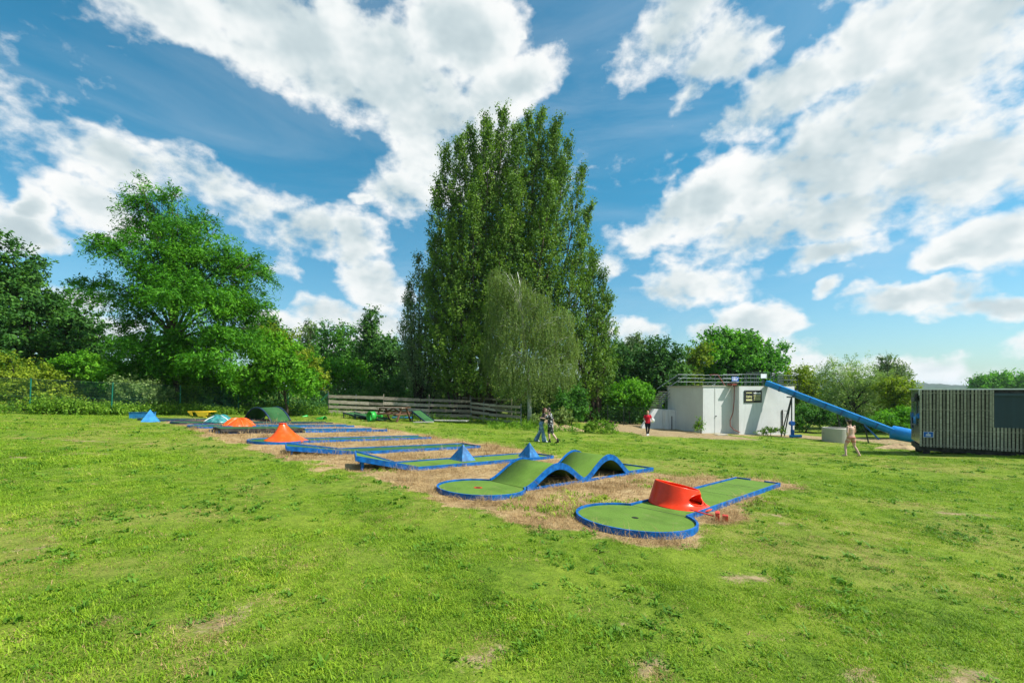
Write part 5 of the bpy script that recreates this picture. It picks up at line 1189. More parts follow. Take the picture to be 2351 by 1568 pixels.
# ------------------------------------------------------------------ blue water slide
M['slide_rim'] = pbr('slide_rim_blue', (0.02, 0.33, 0.78), 0.35, 0.4, 0.08, 2)
def slide():
    p0 = P(1757, 884, 38.2); p1 = P(2052, 998, 33.0); root = thing('water_slide', 'long straight blue water slide running down from the concrete block', 'slide', (p1.x, p1.y, H(p1.x, p1.y)))
    o = Vector(root.location); d = (p1 - p0); ax = d.normalized(); side = Vector((ax.y, -ax.x, 0)).normalized(); up = side.cross(ax).normalized()
    if up.z < 0: up = -up
    def prof(w, h):   # trough cross-section (side, up)
        return [(-w, h), (-w + .06, h), (-w + .04, h * .4), (-w * .55, .06), (0, .02), (w * .55, .06), (w - .04, h * .4), (w - .06, h), (w, h), (w + .01, h - .08), (w * .98, h * .35), (w * .6, -.03), (0, -.06), (-w * .6, -.03), (-w * .98, h * .35), (-w - .01, h - .08)]
    npan = 8; pr = prof(.43, .38)
    for i in range(npan):
        a = p0 + d * (i / npan) + ax * .004; b = p0 + d * ((i + 1) / npan) - ax * .004
        vs = [q - o + side * s + up * u for q in (a, b) for s, u in pr]; n = len(pr)
        fs = [(k, (k + 1) % n, n + (k + 1) % n, n + k) for k in range(n)]
        MB().add(vs, fs).build('trough_section', M['slide'], root, False)
        if i:
            c = p0 + d * (i / npan); pb = prof(.44, .39)
            vs = [q - o + side * s * 1.08 + up * (u * 1.08 - .03) for q in (c - ax * .05, c + ax * .05) for s, u in pb]; MB().add(vs, fs).build('flange', M['slide_dark'], root)
    for sg in (-1, 1):
        MB().tube([p0 - o + side * sg * .42 + up * .385, p1 - o + side * sg * .42 + up * .385], .035, 8).build('rim', M['slide_rim'], root)
    # pipe-like run-out at the bottom
    e0 = P(2046, 992, 33.1); e1 = P(2110, 1004, 31.9)
    mb = MB(); n = 28; vs = []; fs = []; dd = (e1 - e0).normalized(); s2 = Vector((dd.y, -dd.x, 0)).normalized(); u2 = s2.cross(dd); u2 = u2 if u2.z > 0 else -u2
    prf = [(0, .42), (.06, .50), (.35, .50), (1.1, .47), (2.2, .46)]
    for x, r in prf:
        for k in range(n): t = 2 * math.pi * k / n; vs.append(e0 - o + dd * x + (s2 * math.cos(t) + u2 * math.sin(t)) * r)
    for i in range(len(prf) - 1):
        for k in range(n): fs.append((i * n + k, i * n + (k + 1) % n, (i + 1) * n + (k + 1) % n, (i + 1) * n + k))
    ob = mb.add(vs, fs).build('tube_end', M['slide'], root, True); s = ob.modifiers.new('thickness', 'SOLIDIFY'); s.thickness = .02
    def leg(t, dx, dy, nm='support_leg'):
        c = p0 + d * t - up * .1; gx, gy = c.x + dx, c.y + dy; MB().tube([c - o, Vector((gx, gy, H(gx, gy) - .1)) - o], .05, 7).build(nm, M['pole_dark'] if nm == 'support_leg' else M['steel'], root)
    leg(.235, -.7, .3); leg(.235, -.15, -.25); leg(.235, -.25, .6); leg(.60, .55, .1); leg(.66, .6, -.2, 'thin_leg'); leg(.80, .35, .0)
    c = p0 + d * .235 - up * .14; MB().box(c - o, (.25, .9, .12)).build('saddle', M['steel'], root)
    MB().bar(p0 + d * .80 - up * .1 - o, p0 + d * .9 - o - Vector((0, 0, .75)), .5, .08).build('brace_plate', M['slide_dark'], root)
slide()
# blue pump standing at the slide support
g = P(1818, 991, 36.0); root = thing('pump', 'small blue pump and valve at the foot of the slide support', 'pump', (g.x, g.y, H(g.x, g.y)))
MB().tube([(0, 0, 0), (0, 0, 1.15)], .07, 10).build('pipe', M['signblue'], root); MB().tube([(0, -.14, 1.15), (0, .14, 1.15)], .18, 14).build('valve_body', M['signblue'], root); MB().tube([(-.15, 0, .14), (.75, 0, .14)], .11, 12).build('motor', M['slide'], root, True); MB().box((.05, 0, .45), (.2, .2, .4)).build('housing', M['signblue'], root, bevel=.02)
# concrete well ring
def ring():
    g = P(1918, 1003, 33.5); root = thing('concrete_ring', 'grey concrete well ring standing on the grass below the slide', 'well ring', (g.x, g.y, H(g.x, g.y) - .05)); n = 48; vs = []; fs = []
    for r, z in ((.84, 0), (.84, 1.06), (.80, 1.12), (.70, 1.12), (.70, .1)):
        for k in range(n): t = 2 * math.pi * k / n; vs.append((r * math.cos(t), r * math.sin(t), z))
    for i in range(4):
        for k in range(n): fs.append((i * n + k, i * n + (k + 1) % n, (i + 1) * n + (k + 1) % n, (i + 1) * n + k))
    fs.append(tuple(4 * n + k for k in range(n))); MB().add(vs, fs).build('ring_wall', M['grey_conc'], root, False)
    MB().box((-.84, .1, .72), (.12, .12, .10)).build('lug', M['grey_conc'], root); 
ring()

# ------------------------------------------------------------------ slatted cabin on the right
def cabin():
    C = Vector((19.4, 21.7, 0)); fx = Vector((.82, -.572, 0)).normalized(); fy = Vector((-fx.y, fx.x, 0))
    zt = EYE + .02; zb = EYE - 127.5 * 21.7 / F; m = Matrix((fx, fy, Vector((0, 0, 1)))).transposed().to_4x4(); m.translation = Vector((C.x, C.y, zb))
    root = thing('cabin', 'slatted wooden cabin container with a dark roller shutter at the right edge', 'cabin', mat=m); h = zt - zb; L = 6.1; Wd = 2.85
    panel = M['cabin_panel']
    MB().box((L / 2, Wd / 2, h / 2 + .02), (L - .08, Wd - .04, h - .1)).build('body', panel, root)
    MB().box((L / 2, -.008, h / 2), (L - .12, .02, h - .12)).build('backing_board', M['backing'], root)
    # roof
    MB().box((L / 2, Wd / 2 - .02, h + .015), (L + .1, Wd + .1, .05)).build('roof', M['white'], root); MB().box((L / 2, -.03, h - .045), (L + .06, .05, .06)).build('fascia', M['black_and_shade'], root)
    MB().box((.04, -.035, h - .14), (.10, .05, .26)).build('corner_block', M['white'], root)
    # slats
    sp = .1165; n = int(L / sp); win0, win1 = 2.50, 4.9; zr = .98
    me = {}
    for k in range(n):
        x = .06 + sp * k; full = not (win0 - .02 < x < win1); zz0 = -.035 + .012 * math.sin(k * 2.3); zz1 = h - .02 if full else zr
        key = full
        if key not in me:
            mb = MB(); mb.box((0, 0, (zz0 + zz1) / 2), (.076, .045, zz1 - zz0)); o = mb.build('slat', M['slatwood'], root, bevel=.006); me[key] = o.data
        else:
            o = bpy.data.objects.new('slat', me[key]); link(o, root); bv = o.modifiers.new('bevel', 'BEVEL'); bv.width = .006
        o.location = (x, -.075 + .004 * math.sin(k * 5.1), 0); o.rotation_euler = (0, R(.25 * math.sin(k * 1.7)), 0)
    for z, x0, x1 in ((.05, 0, L), (.78, 0, L), (1.72, 0, win0), (h - .17, 0, win0)): MB().box(((x0 + x1) / 2, -.036, z), (x1 - x0, .03, .055)).build('batten', M['slatwood'], root)
    MB().box((win0 - .03, -.05, (zr + h) / 2), (.05, .09, h - zr)).build('window_jamb', M['slatwood'], root)
    # shutter of horizontal laths
    zs1 = h - .28; MB().box(((win0 + win1) / 2, -.06, zs1 + .055), (win1 - win0, .16, .11)).build('shutter_box', M['shutter'], root)
    lath = None
    for k in range(26):
        z = zr + .0 + (zs1 - zr) * (k + .5) / 26; hh = (zs1 - zr) / 26
        if lath is None: o = MB().box((0, 0, 0), (win1 - win0 - .02, .022, hh * .86)).build('shutter_lath', M['shutter'], root, bevel=.006); lath = o.data
        else: o = bpy.data.objects.new('shutter_lath', lath); link(o, root); bv = o.modifiers.new('bevel', 'BEVEL'); bv.width = .006
        o.location = ((win0 + win1) / 2, -.055, z)
    MB().box(((win0 + win1) / 2, -.035, (zr + zs1) / 2), (win1 - win0, .01, zs1 - zr)).build('shutter_backing', M['shutter'], root)
    # opening above the shutter
    MB().box(((win0 + win1) / 2, -.037, h - .14), (win1 - win0, .02, .12)).build('vent_strip', M['black_and_shade'], root)
    # end wall: door-window, vent, painted wave marks
    MB().box((-.002, .85, h - .30), (.05, .62, .17)).build('vent', M['black_and_shade'], root); MB().box((-.06, .95, h - .48), (.12, 1.05, .20)).build('awning_box', M['pole_dark'], root)
    MB().box((.005, 1.15, h - 1.15), (.05, .80, 1.10)).build('window', M['cabin_glass'], root); MB().box((-.02, 1.15, h - 1.74), (.08, .86, .05)).build('window_sill', M['steel'], root)
    w = MB()
    for (y0, z0, y1, z1) in ((.10, 1.15, .25, 1.35), (.25, 1.35, .42, 1.12), (.42, 1.12, .60, 1.28), (.60, 1.28, .72, 1.16), (1.75, 1.1, 1.95, 1.3), (1.95, 1.3, 2.15, 1.05), (2.15, 1.05, 2.45, 1.3), (2.45, 1.3, 2.6, 1.1)): w.bar((.012, y0, z0 + .15), (.012, y1, z1 + .15), .05, .09, up=(1, 0, 0))
    w.build('painted_wave', M['slide'], root); MB().box((.008, 2.3, 1.1), (.05, .5, .8)).build('painted_panel', M['navy'], root)
    # underframe and feet, coloured black as the shade under the cabin
    MB().box((L / 2, Wd / 2, -.14), (L - .06, Wd - .2, .22)).build('underframe_shade', M['black_and_shade'], root)
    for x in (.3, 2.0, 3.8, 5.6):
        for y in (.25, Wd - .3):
            p = m @ Vector((x, y, 0)); hz = zb - .16 - H(p.x, p.y); MB().box((x, y, -.16 - hz / 2), (.25, .25, hz + .05)).build('foot', M['black_and_shade'], root)
    return m, h
M['backing'] = pbr('cabin_backing', (0.055, 0.052, 0.040), .8, .2, .3, 3); M['cabin_panel'] = pbr('dark_green_panel', (0.035, 0.055, 0.032), .28, .5, .25, 1.2, coat=.3); M['shutter'] = pbr('blue_grey_shutter', (0.022, 0.050, 0.075), .35, .5, .15, 2); M['cabin_glass'] = pbr('cabin_window_glass', (0.10, 0.15, 0.15), .12, .6, .2, 2)
CMAT, CH = cabin()
sx = CMAT.copy(); sx.translation = CMAT @ Vector((.32, -.12, .55)); root = thing('cabin_sign', 'small blue sign with a white border on the cabin slats', 'sign', mat=sx)
MB().box((0, 0, 0), (.36, .012, .27)).build('border_plate', M['white'], root); MB().box((0, -.009, 0), (.335, .008, .245)).build('blue_field', M['signblue'], root)
MB().box((0, -.015, .055), (.05, .004, .03)).build('pictogram', M['white'], root); MB().box((0, -.015, -.0), (.16, .004, .028)).build('text_line', M['white'], root); MB().box((0, -.015, -.05), (.18, .004, .028)).build('text_line', M['white'], root)

# ------------------------------------------------------------------ people
def cap(mb, a, b, ra, rb, n=10):
    a, b = Vector(a), Vector(b); d = (b - a); L = d.length
    if L < 1e-5: mb.ell(a, (ra, ra, ra), n, 6); return
    d.normalize(); pts = []; rr = []
    for k in (80, 50, 25): pts.append(a - d * ra * math.sin(R(k))); rr.append(ra * math.cos(R(k)))
    for k in range(4): pts.append(a.lerp(b, k / 3)); rr.append(ra + (rb - ra) * k / 3)
    for k in (25, 50, 80): pts.append(b + d * rb * math.sin(R(k))); rr.append(rb * math.cos(R(k)))
    mb.tube(pts, rr, n)
def loft(mb, secs, n=18):
    vs = []; fs = []
    for (x, y, z, rx, ry) in secs:
        for k in range(n): t = 2 * math.pi * k / n; vs.append((x + rx * math.cos(t), y + ry * math.sin(t), z))
    for i in range(len(secs) - 1):
        for k in range(n): fs.append((i * n + k, i * n + (k + 1) % n, (i + 1) * n + (k + 1) % n, (i + 1) * n + k))
    fs += [tuple(reversed(range(n))), tuple((len(secs) - 1) * n + k for k in range(n))]; mb.add(vs, fs)
def fuse(o, voxel, smooth=4, dec=.35):
    r = o.modifiers.new('fuse', 'REMESH'); r.mode = 'VOXEL'; r.voxel_size = voxel; r.use_smooth_shade = True
    s = o.modifiers.new('soften', 'SMOOTH'); s.factor = .5; s.iterations = smooth
    d = o.modifiers.new('lighten', 'DECIMATE'); d.ratio = dec
def hand(mb, w, d, side):
    """palm and five fingers beyond wrist w along d, slightly curled"""
    w, d = Vector(w), Vector(d).normalized(); s = Vector(side) - d * Vector(side).dot(d); s.normalize(); nrm_ = d.cross(s)
    cap(mb, w, w + d * .05, .024, .03); cap(mb, w + d * .05 + s * .02, w + d * .085 + s * .025, .02, .016); cap(mb, w + d * .05 - s * .02, w + d * .085 - s * .022, .02, .016)
    for i, L in enumerate((.065, .078, .074, .058)):
        b = w + d * .085 + s * (.030 - .02 * i); m_ = b + d * L * .5 + nrm_ * .004; e = m_ + d * L * .42 + nrm_ * .022; cap(mb, b, m_, .0095, .009, 7); cap(mb, m_, e, .009, .0075, 7)
    b = w + d * .025 + s * .03; m_ = b + d * .03 + s * .025; cap(mb, b, m_, .012, .010, 7); cap(mb, m_, m_ + d * .03 + s * .004, .010, .008, 7)
BASE = dict(hipL=(-.095, 0, .89), hipR=(.095, 0, .89), kneeL=(-.10, .02, .48), kneeR=(.10, .02, .48), ankL=(-.10, 0, .085), ankR=(.10, 0, .085), toeL=(-.12, .15, .03), toeR=(.12, .15, .03),
            shL=(-.185, 0, 1.395), shR=(.185, 0, 1.395), elL=(-.24, -.02, 1.11), elR=(.24, -.02, 1.11), wrL=(-.25, .06, .87), wrR=(.25, .06, .87), head=(0, .02, 1.60), lean=0.0, neck=(0, 0, 1.47))
def person(label, loc, rz, s, pose, skin, hair, wear):
    J = {k: (Vector(v) if isinstance(v, tuple) else v) for k, v in {**BASE, **pose}.items()}
    root = thing('person', label, 'person', loc, rz); root.scale = (s, s, s); W_ = wear.get('wide', 1.0)
    mb = MB(); hip = (J['hipL'] + J['hipR']) / 2; sh = (J['shL'] + J['shR']) / 2
    def tors(pad):
        secs = []
        for t, rx, ry in ((-.06, .10, .09), (0, .160, .118), (.12, .168, .120), (.34, .140, .100), (.55, .150, .105), (.78, .168, .112), (.92, .160, .092), (1.0, .115, .070)):
            c = hip.lerp(sh, t); secs.append((c.x, c.y, c.z, (rx + pad) * (W_ if t < .9 else 1), (ry + pad) * W_))
        return secs
    loft(mb, tors(0)); cap(mb, J['neck'] - Vector((0, 0, .06)), J['neck'] + (J['head'] - J['neck']) * .5, .062, .052)
    hd = J['head']; fwd = J.get('face', Vector((0, 1, 0))); fwd = fwd.normalized(); sd = Vector((fwd.y, -fwd.x, 0))
    mb.ell(hd + Vector((0, 0, .02)), (.078, .092, .108), 16, 12); mb.ell(hd + fwd * .025 + Vector((0, 0, -.055)), (.058, .062, .062), 12, 8); mb.ell(hd + fwd * .098 + Vector((0, 0, -.012)), (.014, .02, .024), 8, 6)
    for q in (-1, 1): mb.ell(hd + sd * .082 * q + Vector((0, 0, -.005)), (.014, .022, .032), 8, 6)
    for q in 'LR':
        h_, k_, a_, t_ = J['hip' + q], J['knee' + q], J['ank' + q], J['toe' + q]
        cap(mb, h_, h_.lerp(k_, .5), .098 * W_, .080 * W_); cap(mb, h_.lerp(k_, .5), k_, .080 * W_, .056); cap(mb, k_, k_.lerp(a_, .35), .054, .058); cap(mb, k_.lerp(a_, .35), a_, .058, .036)
        cap(mb, a_ - Vector((0, 0, .03)), t_, .040, .028); cap(mb, a_ + Vector((0, -.03, -.045)), a_, .034, .036)
        s_, e_, w_ = J['sh' + q], J['el' + q], J['wr' + q]; cap(mb, s_, e_, .052, .040); cap(mb, e_, e_.lerp(w_, .3), .040, .041); cap(mb, e_.lerp(w_, .3), w_, .041, .026)
        hand(mb, w_, (w_ - e_), Vector((0, 1, 0)) if abs((w_ - e_).normalized().y) < .8 else Vector((1 if q == 'L' else -1, 0, 0)))
    o = mb.build('body', skin, root); fuse(o, .0085, 3, .35)
    for q in (-1, 1): m2 = MB(); m2.ell(hd + sd * .030 * q + fwd * .088 + Vector((0, 0, .012)), (.011, .008, .008), 8, 6); m2.build('eye', M['black'], root)
    m2 = MB(); m2.ell(hd + fwd * .072 + Vector((0, 0, -.062)), (.022, .016, .007), 8, 6); m2.build('mouth', M['lip'], root)
    # hair
    mb = MB(); mb.ell(hd - fwd * .016 + Vector((0, 0, .040)), (.090, .098, .104), 16, 10)
    hl = wear.get('hair_len', .0); mb.ell(hd - fwd * .055 + Vector((0, 0, -.02)), (.080, .05, .085), 12, 8)
    if hl > 0: cap(mb, hd - fwd * .06 + Vector((0, 0, .0)), hd - fwd * .10 + Vector((0, 0, -hl)), .075, .05); 
    if wear.get('bun'): mb.ell(hd - fwd * .10 + Vector((0, 0, .075)), (.045, .045, .045), 10, 8)
    o = mb.build('hair', hair, root); fuse(o, .012, 4, .5)
    for nm, mat, kind, opt in wear['items']:
        mb = MB()
        if kind == 'shirt':
            sec = tors(.022); lo = opt.get('from', 1); sec = sec[lo:]
            if opt.get('hang'): c = hip - Vector((0, 0, opt['hang'])); sec = [(c.x, c.y, c.z, .195 * W_, .150 * W_)] + sec
            loft(mb, sec)
            for q in 'LR':
                s_, e_ = J['sh' + q], J['el' + q]; cap(mb, s_ * .9 + sh * .1, s_.lerp(e_, opt.get('sleeve', .6)), .066, .066)
            cap(mb, sh + Vector((0, 0, .0)), sh + Vector((0, 0, .045)), .085, .066)
        elif kind == 'trousers':
            sec = tors(.016)[:4 if opt.get('high') else 3]; loft(mb, sec)
            for q in 'LR':
                h_, k_, a_ = J['hip' + q], J['knee' + q], J['ank' + q]; e = opt.get('to', 1.0)
                cap(mb, h_, h_.lerp(k_, min(1, e * 2) * .5), .110 * W_, .094 * W_); k2 = h_.lerp(k_, min(1, e * 2)); cap(mb, h_.lerp(k_, .45), k2, .094 * W_, opt.get('rk', .070))
                if e > .5: a2 = k_.lerp(a_, (e - .5) * 2); cap(mb, k_, a2, opt.get('rk', .070), opt.get('ra', .055))
        elif kind == 'shoes':
            for q in 'LR': a_, t_ = J['ank' + q], J['toe' + q]; cap(mb, a_ + Vector((0, -.03, -.035)), t_ + Vector((0, .01, .0)), .048, .038); cap(mb, a_ - Vector((0, 0, .03)), a_ + Vector((0, 0, opt.get('up', .01))), .046, .046)
        elif kind == 'bag':
            c = Vector(opt['at']); mb.ell(c, (.13, .09, .17), 14, 10); cap(mb, c + Vector((0, 0, .13)), c + Vector((0, .02, .24)), .03, .015)
        o = mb.build(nm, mat, root); fuse(o, .014, 4, .6)
    return root
def print_mat(name, a, b, sc, lo, hi):
    m = bpy.data.materials.new(name); m.use_nodes = True; N = NT(m.node_tree); N.n.clear(); bs = N.new('ShaderNodeBsdfPrincipled'); o = N.new('ShaderNodeOutputMaterial'); N.l.new(bs.outputs[0], o.inputs[0])
    t = N.new('ShaderNodeTexCoord'); n = N.noise(t.outputs['Object'], sc, 3, .6, .8); N.l.new(N.mix(N.smooth(n, lo, hi), a, b), bs.inputs['Base Color']); bs.inputs['Roughness'].default_value = .85; return m
M['skin'] = pbr('skin', (0.60, 0.38, 0.29), .5, .4, .08, 4); M['skin_tan'] = pbr('tanned_skin', (0.48, 0.27, 0.18), .5, .4, .08, 4); M['lip'] = pbr('lips', (0.38, 0.12, 0.10), .5, .4, .05, 4)
M['hair_brown'] = pbr('dark_brown_hair', (0.035, 0.018, 0.012), .55, .4, .3, 20); M['hair_red'] = pbr('reddish_brown_hair', (0.10, 0.035, 0.018), .55, .4, .3, 20); M['hair_blond'] = pbr('auburn_short_hair', (0.30, 0.13, 0.05), .6, .4, .3, 20)
M['floral'] = print_mat('black_white_print', (0.015, 0.016, 0.02), (0.55, 0.56, 0.55), 11, .56, .62); M['jeans'] = print_mat('washed_denim', (0.055, 0.13, 0.24), (0.28, 0.42, 0.55), 4, .4, .68)
M['greytop'] = pbr('charcoal_top', (0.045, 0.05, 0.052), .9, .2, .15, 8); M['redshirt'] = pbr('crimson_shirt', (0.55, 0.012, 0.03), .85, .2, .12, 6); M['navycloth'] = pbr('navy_trousers', (0.012, 0.013, 0.024), .9, .2, .15, 6); M['blackshoe'] = pbr('black_socks_shoes', (0.012, 0.012, 0.013), .7, .3, .1, 6); M['whitecloth'] = pbr('white_cloth', (0.75, 0.74, 0.70), .85, .2, .08, 6); M['swim'] = pbr('pinkish_swimwear', (0.55, 0.23, 0.18), .75, .2, .06, 5)
# embracing pair
g = G(1264, 1016.5)
person('person in a black and white patterned shirt and shorts, embracing another on the lawn', g, R(78), 1.0,
       dict(kneeR=(.10, .10, .48), ankR=(.10, .06, .085), toeR=(.12, .21, .03), kneeL=(-.10, -.10, .48), ankL=(-.10, -.36, .11), toeL=(-.11, -.25, .02), elL=(-.22, .22, 1.20), wrL=(-.12, .42, 1.22), elR=(.25, -.10, 1.12), wrR=(.27, .02, .88), head=(0, .10, 1.60), neck=(0, .04, 1.47), shL=(-.185, .03, 1.395), shR=(.185, .03, 1.395)),
       M['skin'], M['hair_brown'], dict(items=[('shirt', M['floral'], 'shirt', dict(sleeve=.75, hang=.06)), ('shorts', M['floral'], 'trousers', dict(to=.46, rk=.085)), ('shoes', M['blackshoe'], 'shoes', dict(up=.10))], wide=1.05))
g = G(1240, 1014.5)
person('person in flared blue jeans and a grey top in the arms of another', g, R(-100), .97,
       dict(kneeL=(-.10, -.02, .50), ankL=(-.10, -.22, .09), toeL=(-.12, -.08, .03), kneeR=(.10, .16, .50), ankR=(.11, .22, .085), toeR=(.12, .37, .03), hipL=(-.095, .06, .90), hipR=(.095, .06, .90), shL=(-.165, .20, 1.40), shR=(.165, .20, 1.40), elL=(-.20, .42, 1.28), elR=(.20, .42, 1.28), wrL=(-.06, .42, 1.50), wrR=(.06, .42, 1.50), head=(0, .25, 1.61), neck=(0, .20, 1.48)),
       M['skin'], M['hair_red'], dict(items=[('top', M['greytop'], 'shirt', {'from': 3, 'sleeve': .12}), ('jeans', M['jeans'], 'trousers', dict(to=.98, rk=.085, ra=.125, high=1)), ('shoes', M['whitecloth'], 'shoes', dict())], hair_len=.26, wide=.92))
g = G(1487, 999.5)
person('person in a red shirt and dark trousers walking towards the viewer with a white bag', g, R(172), 1.0,
       dict(kneeR=(.09, .08, .48), ankR=(.06, .12, .085), toeR=(.07, .26, .03), kneeL=(-.09, .0, .48), ankL=(-.06, -.14, .10), toeL=(-.06, .0, .02), elR=(.27, -.03, 1.13), wrR=(.22, .12, 1.02), elL=(-.27, -.03, 1.13), wrL=(-.25, .14, 1.06)),
       M['skin'], M['hair_blond'], dict(items=[('shirt', M['redshirt'], 'shirt', dict(sleeve=.5, hang=.04)), ('trousers', M['navycloth'], 'trousers', dict(to=.95, rk=.066, ra=.05)), ('shoes', M['whitecloth'], 'shoes', dict()), ('bag', M['whitecloth'], 'bag', dict(at=(-.33, .05, 1.05)))], wide=1.08))
g = G(1954, 1047)
person('dark-haired person in pale pinkish swimwear walking away across the lawn near the well ring', g, R(12), 1.0,
       dict(hipL=(-.10, 0, .87), hipR=(.10, 0, .87), kneeL=(-.17, .14, .47), ankL=(-.27, .02, .085), toeL=(-.34, .14, .03), kneeR=(.17, -.02, .47), ankR=(.25, -.20, .10), toeR=(.27, -.07, .02), elL=(-.27, -.05, 1.12), wrL=(-.16, .02, .90), elR=(.30, .06, 1.14), wrR=(.27, .20, .98), head=(-.03, .08, 1.585), neck=(-.01, .03, 1.46)),
       M['skin'], M['hair_brown'], dict(items=[('swim_shorts', M['swim'], 'trousers', dict(to=.12, rk=.09))], bun=True, wide=1.04))

# ------------------------------------------------------------------ grass: tufts scattered over the lawn
def blade_mat(name, stops, transl=.35):
    m = bpy.data.materials.new(name); m.use_nodes = True; N = NT(m.node_tree); N.n.clear()
    ge = N.new('ShaderNodeNewGeometry'); oi = N.new('ShaderNodeObjectInfo'); at = N.new('ShaderNodeAttribute', attribute_name='var')
    n1 = N.noise(ge.outputs['Position'], .6, 4, .6); n2 = N.noise(ge.outputs['Position'], 2.4, 4, .6)
    f = N.math('ADD', N.math('MULTIPLY', at.outputs['Fac'], .40), N.math('ADD', N.math('MULTIPLY', N.math('SUBTRACT', n1, .5), .9), N.math('ADD', N.math('MULTIPLY', N.math('SUBTRACT', n2, .5), .7), N.math('MULTIPLY', oi.outputs['Random'], .35))))
    c = N.ramp(f, stops); b = N.new('ShaderNodeBsdfPrincipled'); N.l.new(c, b.inputs['Base Color']); b.inputs['Roughness'].default_value = .6; b.inputs['Specular IOR Level'].default_value = .25
    t = N.new('ShaderNodeBsdfTranslucent'); N.l.new(c, t.inputs['Color']); mx = N.new('ShaderNodeMixShader'); mx.inputs[0].default_value = transl; N.l.new(b.outputs[0], mx.inputs[1]); N.l.new(t.outputs[0], mx.inputs[2])
    o = N.new('ShaderNodeOutputMaterial'); N.l.new(mx.outputs[0], o.inputs[0]); return m
def tuft(name, n, rad, h0, h1, w, lean, mat, flat=0.0, stalk=0):
    vs = []; fs = []; var = []
    for i in range(n):
        a = rng.uniform(0, 6.283); r = rad * math.sqrt(rng.random()); p = np.array([math.cos(a) * r, math.sin(a) * r, -.004]); h = rng.uniform(h0, h1); la = rng.uniform(0, 6.283); ln = rng.uniform(.2, 1.0) * lean
        d = np.array([math.cos(la), math.sin(la), 0]); s = np.array([-d[1], d[0], 0]); ww = w * rng.uniform(.7, 1.3); k = len(vs); vr = rng.random()
        for t, wf in ((0, 1.0), (.5, .85), (1.0, .0)):
            c = p + d * (ln * h * t ** 1.7) + np.array([0, 0, h * (t - .35 * lean * t * t) * (1 - flat)])
            if t < 1: vs += [c - s * ww * wf / 2, c + s * ww * wf / 2]
            else: vs.append(c)
        var += [vr] * 5; fs += [(k, k + 1, k + 3, k + 2), (k + 2, k + 3, k + 4)]
    me = bpy.data.meshes.new(name); me.from_pydata([tuple(v) for v in vs], [], fs); me.materials.append(mat); me.update()
    at = me.attributes.new('var', 'FLOAT', 'POINT'); at.data.foreach_set('value', np.array(var, np.float32)); return bpy.data.objects.new(name, me)
def scatter(name, label, cat, pts, scl, protos, tilt=.12):
    col = bpy.data.collections.new(name + '_tufts')
    for o in protos: col.objects.link(o)
    k = len(pts); me = bpy.data.meshes.new(name); me.vertices.add(k); me.vertices.foreach_set('co', np.asarray(pts, np.float32).ravel())
    a = me.attributes.new('rot', 'FLOAT_VECTOR', 'POINT'); rot = np.stack([rng.normal(0, tilt, k), rng.normal(0, tilt, k), rng.uniform(0, 6.283, k)], -1); a.data.foreach_set('vector', rot.astype(np.float32).ravel())
    a = me.attributes.new('scl', 'FLOAT', 'POINT'); a.data.foreach_set('value', np.asarray(scl, np.float32)); a = me.attributes.new('pick', 'INT', 'POINT'); a.data.foreach_set('value', rng.integers(0, len(protos), k).astype(np.int32)); me.update()
    o = bpy.data.objects.new(name, me); link(o); tag(o, label, cat, kind='stuff')
    ng = bpy.data.node_groups.new(name + '_scatter', 'GeometryNodeTree'); ng.interface.new_socket('Geometry', in_out='INPUT', socket_type='NodeSocketGeometry'); ng.interface.new_socket('Geometry', in_out='OUTPUT', socket_type='NodeSocketGeometry')
    gi = ng.nodes.new('NodeGroupInput'); go = ng.nodes.new('NodeGroupOutput'); ip = ng.nodes.new('GeometryNodeInstanceOnPoints'); ci = ng.nodes.new('GeometryNodeCollectionInfo'); ci.inputs['Collection'].default_value = col; ci.inputs['Separate Children'].default_value = True; ci.inputs['Reset Children'].default_value = True
    def named(nm, typ): n = ng.nodes.new('GeometryNodeInputNamedAttribute'); n.data_type = typ; n.inputs['Name'].default_value = nm; return n.outputs['Attribute']
    L = ng.links.new; L(gi.outputs[0], ip.inputs['Points']); L(ci.outputs[0], ip.inputs['Instance']); ip.inputs['Pick Instance'].default_value = True; L(named('pick', 'INT'), ip.inputs['Instance Index']); L(named('rot', 'FLOAT_VECTOR'), ip.inputs['Rotation']); L(named('scl', 'FLOAT'), ip.inputs['Scale']); L(ip.outputs[0], go.inputs[0])
    md = o.modifiers.new('scatter', 'NODES'); md.node_group = ng; return o
BG = blade_mat('lawn_blade', [(0.0, (0.075, 0.165, 0.009)), (.28, (0.17, 0.315, 0.013)), (.60, (0.30, 0.45, 0.022)), (.88, (0.45, 0.49, 0.06)), (1.0, (0.58, 0.50, 0.20))])
BS = blade_mat('straw_blade', [(0.0, (0.17, 0.095, 0.038)), (.35, (0.40, 0.26, 0.11)), (.75, (0.60, 0.44, 0.215)), (1.0, (0.74, 0.61, 0.36))], .2)
lawn = [tuft('lawn_tuft', 36, .11, .015, .042, .005, 1.0, BG) for _ in range(5)] + [tuft('lawn_tuft', 26, .10, .025, .065, .0055, 1.1, BG) for _ in range(2)]
BC = blade_mat('clover_leaf', [(0.0, (0.07, 0.18, 0.014)), (.5, (0.14, 0.29, 0.02)), (1.0, (0.24, 0.40, 0.035))])
clover = [tuft('leafy_tuft', 30, .12, .02, .05, .020, 1.2, BC) for _ in range(3)] + [tuft('leafy_tuft', 14, .10, .04, .10, .026, 1.3, BC) for _ in range(2)]
dryg = [tuft('straw_tuft', 40, .15, .05, .15, .0045, 1.7, BS, .45) for _ in range(6)] + [tuft('straw_tuft', 12, .12, .10, .26, .0035, .9, BS) for _ in range(2)]
